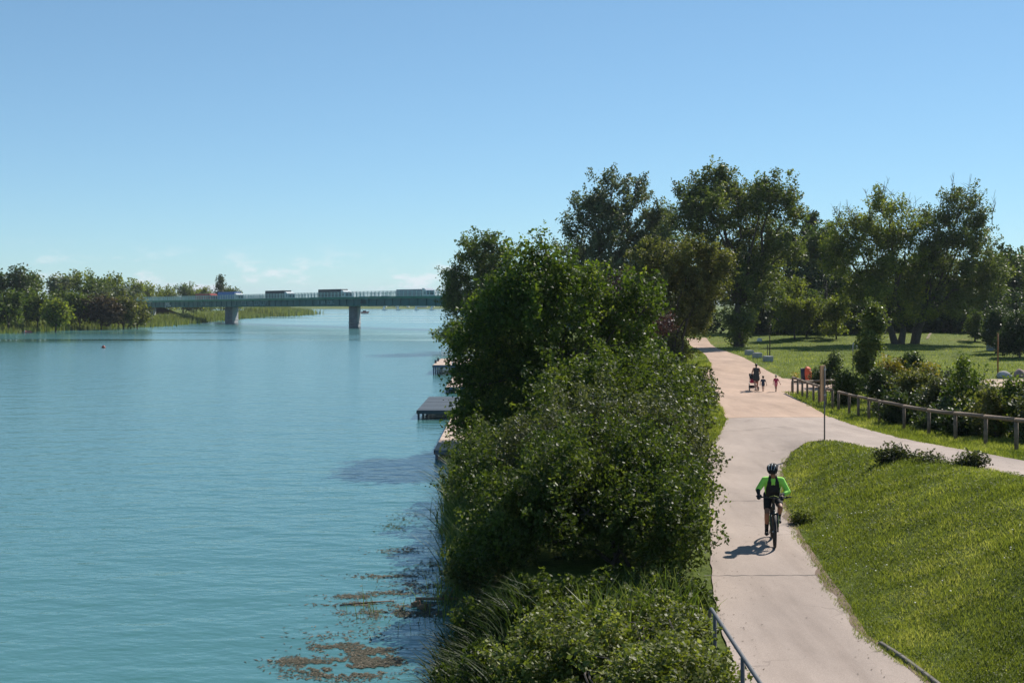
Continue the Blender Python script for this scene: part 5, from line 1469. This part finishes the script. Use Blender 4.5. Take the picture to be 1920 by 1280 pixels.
def hand(mb, wrist, palm_dir, across, curl, L=.18, r=.0095):
    """palm plus four curled fingers and a thumb leaving the side of the palm"""
    w = Vector(wrist); u = Vector(palm_dir).normalized(); a = Vector(across).normalized(); c = Vector(curl).normalized()
    palm = w + u * L * .45
    mb.capsule(w, .024, palm, .026); mb.capsule(w + a * .022, .016, palm + a * .026, .018); mb.capsule(w - a * .02, .016, palm - a * .026, .017)
    for i, (o, l) in enumerate(((.033, .078), (.011, .088), (-.011, .082), (-.032, .064))):
        k0 = palm + a * o; k1 = k0 + u * l * .42 + c * l * .12; k2 = k1 + u * l * .1 + c * l * .38; k3 = k2 - u * l * .16 + c * l * .2
        mb.capsule(k0, r * 1.1, k1, r, 8); mb.capsule(k1, r, k2, r * .95, 8); mb.capsule(k2, r * .95, k3, r * .85, 8)
    t0 = w + u * .03 + a * .03; t1 = t0 + a * .03 + u * .025 + c * .01; t2 = t1 + u * .02 + c * .028
    mb.capsule(t0, r * 1.3, t1, r * 1.15, 8); mb.capsule(t1, r * 1.15, t2, r, 8)

def head(mb, c, h, face, up=(0, 0, 1)):
    """skull, jaw, nose, ears; face = forward"""
    c = Vector(c); f = Vector(face).normalized(); u = Vector(up).normalized(); s = f.cross(u).normalized(); u = s.cross(f)
    M3 = Matrix((s, f, u)).transposed()
    mb.ellipsoid(c + u * h * .1, (h * .335, h * .42, h * .4), 16, 10, M3)
    mb.ellipsoid(c - u * h * .22 + f * h * .1, (h * .25, h * .3, h * .28), 14, 8, M3)
    mb.capsule(c + f * h * .38 + u * h * .05, h * .035, c + f * h * .47 - u * h * .12, h * .055, 8)   # nose
    mb.capsule(c + f * h * .36 - u * h * .26 - s * h * .07, h * .03, c + f * h * .36 - u * h * .26 + s * h * .07, h * .03, 8)  # lips
    mb.capsule(c + f * h * .33 + u * h * .1 - s * h * .17, h * .04, c + f * h * .33 + u * h * .1 + s * h * .17, h * .04, 8)   # brow
    for q in (-1, 1): mb.ellipsoid(c + s * q * h * .34 - u * h * .02, (h * .04, h * .07, h * .11), 8, 6, M3)
    return c, f, u, s
def eyes(c, h, f, u, s, parent):
    for q in (-1, 1):
        mb = MB(); mb.ellipsoid(c + f * h * .37 + s * q * h * .14 + u * h * .02, (h * .045, h * .03, h * .03), 8, 6); mb.build('eye', M['black'], parent, True)

def cyclist():
    p = empty('person', (0, 0, 0)); tag(p, 'cyclist in neon green jersey, black vest, black shorts and helmet riding', 'person')
    hip = {s: Vector((s * .095, .2, 1.0)) for s in (-1, 1)}
    sh = {s: Vector((s * .185, .50, 1.38)) for s in (-1, 1)}
    # s=+1 is the viewer's left once turned round (rider's right hand on its grip)
    el = {1: Vector((.33, .57, 1.17)), -1: Vector((-.32, .56, 1.14))}
    wr = {1: Vector((.325, .74, 1.10)), -1: Vector((-.17, .76, 1.09))}
    kn = {1: Vector((.135, .58, .66)), -1: Vector((-.15, .66, .80))}
    an = {1: Vector((.13, .31, .25)), -1: Vector((-.13, .46, .56))}
    body = MB()
    hc = Vector((0.005, .60, 1.575)); fdir = Vector((.22, .85, -.32))
    c, f, u, s_ = head(body, hc, .235, fdir)
    body.capsule((0, .50, 1.40), .062, (0, .565, 1.52), .056)
    body.capsule((0, .24, 1.02), .125, (0, .36, 1.2), .125); body.capsule((0, .36, 1.2), .13, (0, .47, 1.36), .115)
    for s in (-1, 1):
        body.capsule((s * .04, .22, 1.0), .1, (s * .08, .23, 1.0), .1)
        body.capsule((0, .48, 1.38), .075, sh[s], .06)
        body.capsule(sh[s], .056, el[s], .043); body.capsule(el[s], .042, wr[s], .028)
        body.capsule(hip[s], .092, kn[s], .058); mid = kn[s] + (an[s] - kn[s]) * .3 + Vector((0, -.02, 0))
        body.capsule(kn[s], .056, mid, .057); body.capsule(mid, .057, an[s], .036)
        toe = an[s] + Vector((s * .01, .17, -.075)); heel = an[s] + Vector((0, -.04, -.06))
        body.capsule(an[s], .035, heel, .032); body.capsule(heel, .03, toe, .028)
        hand(body, wr[s], (0.02 * s, .8, -.35), (-s, 0, .15), (0, .35, -.8), .16)
    bo = body.blob('body', M['skin_tan'], p, .0105, 2)
    eyes(c, .235, f, u, s_, bo)
    j = MB()
    j.capsule((0, .25, 1.06), .142, (0, .37, 1.22), .143); j.capsule((0, .37, 1.22), .145, (0, .475, 1.355), .13); j.capsule((0, .49, 1.385), .085, (0, .505, 1.41), .072)
    for s in (-1, 1):
        j.capsule((s * .05, .27, 1.08), .12, (s * .09, .45, 1.33), .115)
        j.capsule((0, .48, 1.38), .088, sh[s], .075); e2 = el[s] + (wr[s] - el[s]) * (.12 if s > 0 else .55)
        j.capsule(sh[s], .073, el[s], .06); j.capsule(el[s], .06, e2, .05)
    j.blob('jersey', M['neon'], p, .014, 2)
    v = MB()   # open black vest front, V neck
    for s in (-1, 1):
        v.capsule((s * .062, .535, 1.45), .034, (s * .078, .565, 1.33), .05); v.capsule((s * .06, .48, 1.47), .03, (s * .062, .535, 1.45), .034); v.capsule((s * .082, .54, 1.31), .052, (s * .07, .47, 1.19), .085); v.capsule((s * .07, .47, 1.19), .088, (s * .06, .38, 1.06), .1)
    v.capsule((0, .48, 1.17), .09, (0, .535, 1.27), .05)
    v.blob('vest', M['black'], p, .011, 2)
    sh_ = MB()
    sh_.capsule((0, .23, 1.0), .137, (0, .27, 1.07), .137)
    for s in (-1, 1):
        sh_.capsule((s * .05, .21, 1.0), .118, hip[s], .11); sh_.capsule(hip[s], .108, hip[s] + (kn[s] - hip[s]) * .72, .083)
    sh_.blob('shorts', M['black'], p, .011, 2)
    for s in (-1, 1):
        m_ = MB(); toe = an[s] + Vector((s * .01, .18, -.08)); heel = an[s] + Vector((0, -.045, -.062))
        m_.capsule(heel, .042, toe, .037); m_.capsule(an[s] + Vector((0, 0, -.02)), .046, an[s] + Vector((0, .06, -.05)), .042); m_.blob('shoe', M['black'], p, .009, 2)
        m_ = MB(); m_.capsule(an[s] + Vector((0, 0, .01)), .042, an[s] + (kn[s] - an[s]) * .32, .05); m_.blob('sock', M['black'], p, .009, 2)
        m_ = MB(); w0 = wr[s] + (el[s] - wr[s]) * (.78 if s > 0 else .2); m_.capsule(w0, .05 if s > 0 else .04, wr[s], .036)
        hand(m_, wr[s], (0.02 * s, .8, -.35), (-s, 0, .15), (0, .35, -.8), .165, .0125); m_.blob('glove', M['black'], p, .009, 2)
    # helmet: shell with raised ribs and vents between them
    up2 = u; M3 = Matrix((s_, f, up2)).transposed()
    hl = MB(); hcn = c + up2 * .05
    for k in range(-3, 4):
        pts = []
        for q in range(9):
            a = math.pi * (q / 8.0) * 1.0
            yy = .15 * math.cos(a); zz = .125 * math.sin(a) + .012
            xx = k * .036 * (0.55 + .45 * math.sin(a))
            pts.append(hcn + M3 @ Vector((xx, yy, zz * math.sqrt(max(.2, 1 - (k * .036 / .135) ** 2)))))
        hl.tube(pts, .017, 6)
    hl.ellipsoid(hcn + up2 * .02, (.112, .138, .105), 16, 10, M3)
    ho = hl.build('helmet', M['black'], p, True)
    for k in (-2, 0, 2):
        st_ = MB(); pts = []
        for q in range(1, 5):
            a = math.pi * (q / 8.0)
            yy = .15 * math.cos(a); zz = .125 * math.sin(a) + .029; xx = k * .036 * (0.55 + .45 * math.sin(a))
            pts.append(hcn + M3 @ Vector((xx, yy * 1.05, zz * math.sqrt(max(.2, 1 - (k * .036 / .135) ** 2)))))
        st_.tube(pts, .006, 5); st_.build('stripe', M['paint_white'], ho, True)
    hl = MB()
    for q in (-1, 1):
        hl = MB(); hl.tube([hcn + M3 @ Vector((q * .095, .02, -.02)), c + M3 @ Vector((q * .06, .05, -.125))], .005, 5)
        hl.build('chin_strap', M['black'], ho)
    gl_ = MB(); gl_.tube([c + f * .085 + s_ * .075 + u * .006, c + f * .098 + u * .006, c + f * .085 - s_ * .075 + u * .006], .013, 6); gl_.build('glasses', M['glass_dark'], p, True)
    return p
bk = bicycle(); cy = cyclist()
bx_, by_ = 5.89, 26.6
fx_, fy_ = 5.70, 25.46
bang = math.atan2(fy_ - by_, fx_ - bx_) - math.pi / 2
for o in (bk, cy):
    o.location = (bx_, by_, gz(bx_, by_) + .006); o.rotation_euler = (0, 0, bang)

# ------------------------------------------------------------------ walkers (seen from behind, walking away: forward = +y)
def walker(label, loc, H, rz, clothes, hair, arms, stride=.5, long_dress=False, shoe='black', sleeves=False, bun=False):
    k = H / 1.68
    p = empty('person', loc, rz); tag(p, label, 'person')
    child = H < 1.2
    hh = .225 * k * (1.42 if child else 1.0)
    hz = H - hh * .5
    nz_ = H - hh * .95
    shz = H - hh * 1.28; hipz = H * .5; 
    def P(x, y, z): return Vector((x * k, y * k, z))
    b = MB()
    c, f, u, s_ = head(b, P(0, .03, hz), hh, (0, 1, -.1))
    b.capsule(P(0, 0, shz), .055 * k, P(0, .02, hz - hh * .2), .05 * k)
    b.capsule(P(0, 0, hipz + .02 * k), .115 * k, P(0, 0, (hipz + shz) / 2), .105 * k); b.capsule(P(0, 0, (hipz + shz) / 2), .105 * k, P(0, 0, shz - .08 * k), .11 * k)
    hips, knees, anks = {}, {}, {}
    for s in (-1, 1):
        sh = P(s * .165, 0, shz - .02 * k)
        b.capsule(P(0, 0, shz - .03 * k), .07 * k, sh, .055 * k)
        e, w = [Vector((q[0] * k, q[1] * k, q[2] * H)) for q in arms[s]]
        b.capsule(sh, .05 * k, e, .038 * k); b.capsule(e, .037 * k, w, .026 * k)
        dn = (w - e).normalized(); hand(b, w, dn, (0, 1, 0) if abs(dn.z) > .6 else (s * -1, 0, 0), (-s, 0, 0) if abs(dn.z) > .6 else (0, 0, -1), .16 * k, .0085 * max(k, .8))
        hips[s] = P(s * .085, 0, hipz); fy = s * stride * .5
        knees[s] = P(s * .085, fy * .45 + .05, H * .275); anks[s] = P(s * .08, fy, H * .055 + (.04 * k if fy < 0 else 0))
        b.capsule(hips[s], .088 * k, knees[s], .056 * k); mid = knees[s] + (anks[s] - knees[s]) * .3 + P(0, -.02, 0)
        b.capsule(knees[s], .054 * k, mid, .056 * k); b.capsule(mid, .056 * k, anks[s], .034 * k)
        b.capsule(anks[s] + P(0, -.03, -.045 * k), .03 * k, anks[s] + P(0, .15, -.055 * k), .026 * k)
    b.blob('body', M['skin'], p, .017 * max(k, .7), 2)
    eyes(c, hh, f, u, s_, p)
    for s in (-1, 1):
        m = MB(); m.capsule(anks[s] + P(0, -.035, -.045 * k), .04 * k, anks[s] + P(0, .16, -.058 * k), .034 * k); m.blob('shoe', M[shoe], p, .012 * max(k, .7), 1)
    top, bottom = clothes
    m = MB(); m.capsule(P(0, 0, (hipz + shz) / 2), .125 * k, P(0, 0, shz - .09 * k), .125 * k); m.capsule(P(0, 0, hipz + .06 * k), .128 * k, P(0, 0, (hipz + shz) / 2), .12 * k)
    for s in (-1, 1):
        m.capsule(P(0, 0, shz - .04 * k), .085 * k, P(s * .13, 0, shz - .035 * k), .065 * k); m.capsule(P(s * .05, 0, hipz + .06 * k), .11 * k, P(s * .07, 0, shz - .1 * k), .1 * k)
        if sleeves:
            e = Vector((arms[s][0][0] * k, arms[s][0][1] * k, arms[s][0][2] * H)); sh = P(s * .165, 0, shz - .02 * k); m.capsule(sh, .068 * k, sh + (e - sh) * .6, .062 * k)
        if long_dress:
            m.capsule(P(s * .06, 0, hipz + .08 * k), .13 * k, P(s * .085, 0, H * .44), .13 * k)
            m.capsule(P(0, 0, hipz + .05 * k), .14 * k, P(0, 0, H * .43), .15 * k)
    m.blob('dress' if long_dress else 'shirt', M[top], p, .014 * max(k, .7), 2)
    if bottom:
        m = MB(); m.capsule(P(0, 0, hipz), .125 * k, P(0, 0, hipz + .05 * k), .125 * k)
        for s in (-1, 1): m.capsule(hips[s], .105 * k, hips[s] + (knees[s] - hips[s]) * .65, .082 * k)
        m.blob('shorts', M[bottom], p, .014 * max(k, .7), 2)
    m = MB(); m.ellipsoid(c + u * hh * .13 - f * hh * .04, (hh * .37, hh * .43, hh * .42), 14, 10); m.ellipsoid(c - f * hh * .2 - u * hh * .1, (hh * .3, hh * .25, hh * .3), 12, 8)
    if bun: m.ellipsoid(c - f * hh * .42 + u * hh * .22, (hh * .17, hh * .17, hh * .17), 10, 8); m.capsule(c - f * hh * .4, hh * .1, c - f * hh * .42 - u * hh * .45, hh * .07)
    m.blob('hair', M[hair], p, .014, 1)
    return p
wx, wy = X(1418, 71.4), 71.4
walker('woman in a sleeveless charcoal dress pushing a pushchair along the gravel path', (wx, wy, gz(wx, wy) + .004), 1.68, R(-4), ('charcoal_dress', None), 'hair_brown',
       {-1: [(-.25, .06, .66), (-.2, .30, .60)], 1: [(.25, .06, .66), (.2, .30, .60)]}, .42, True, bun=True)
kx, ky = X(1429, 71.2), 71.2
walker('small boy in navy clothes walking beside the pushchair', (kx + .06, ky, gz(kx, ky) + .004), .95, R(-6), ('navy', 'navy'), 'hair_brown',
       {-1: [(-.26, .02, .6), (-.3, .12, .46)], 1: [(.29, -.02, .6), (.36, -.04, .45)]}, .5, sleeves=True)
kx, ky = X(1455, 71.0), 71.0
walker('small girl in crimson top and pink shorts walking alone on the right', (kx, ky, gz(kx, ky) + .004), 1.03, R(5), ('crimson', 'pink'), 'hair_blond',
       {-1: [(-.24, .02, .61), (-.25, .1, .47)], 1: [(.3, .02, .6), (.42, .0, .48)]}, .4, sleeves=True)

pc = empty('pushchair', (wx - .08, wy + .25, gz(wx, wy) + .004), R(-4)); tag(pc, 'dark pushchair with red trim pushed by the woman', 'pushchair')
for (x, y, r) in ((-.27, .0, .13), (.27, .0, .13), (-.2, .75, .1), (.2, .75, .1)):
    mb = MB(); mb.torus((x, y, r), r - .02, .022, 'X', 18, 7); w_ = mb.build('wheel', M['tyre'], pc, True)
    mb = MB(); mb.tube([(x - .02, y, r), (x + .02, y, r)], r * .6, 10); mb.build('hub', M['steel'], w_)
fr = MB()
for s in (-1, 1):
    fr.tube([(s * .27, 0, .13), (s * .24, .38, .5), (s * .2, .75, .1)], .014, 6); fr.tube([(s * .24, .6, .3), (s * .24, .25, .7), (s * .22, .02, 1.02)], .014, 6)
fr.tube([(-.22, .02, 1.02), (.22, .02, 1.02)], .018, 6); fr.tube([(-.27, 0, .13), (.27, 0, .13)], .012, 6)
fr.build('frame', M['steel'], pc, True)
mb = MB(); mb.bbox((0, .48, .5), (.4, .4, .1), 0, .04); mb.bbox((0, .27, .68), (.4, .1, .46), 0, .04); mb.build('seat', M['crimson'], pc, True)
mb = MB(); n = 9
hv, hf = [], []
for i in range(n):
    a = math.pi * .75 * i / (n - 1)
    for s in (-1, 1): hv.append((s * .25, .33 - .3 * math.cos(a), .72 + .32 * math.sin(a)))
for i in range(n - 1): hf.append((2 * i, 2 * i + 1, 2 * i + 3, 2 * i + 2))
for s in (0, 1): hf.append(tuple(2 * i + s for i in range(n)))
mb.add(hv, hf); mb.build('hood', M['black'], pc, True)
mb = MB(); mb.bbox((-.12, .2, .24), (.34, .3, .16), 0, .04); mb.build('basket', M['black'], pc)

# ------------------------------------------------------------------ the air
hz_m, t, p = nt('haze_air')
t.nodes.remove(p)
pv = t.nodes.new('ShaderNodeVolumePrincipled')
pv.inputs['Color'].default_value = (.78, .88, 1.0, 1)
pv.inputs['Density'].default_value = 9e-5
pv.inputs['Anisotropy'].default_value = .2
t.links.new(pv.outputs[0], t.nodes['Material Output'].inputs['Volume'])
mb = MB(); mb.box((0, 4900, 60), (24800, 11000, 132))
mb.f = mb.f
tag(mb.build('haze', hz_m), 'thin summer haze over the river', 'haze', kind='stuff')
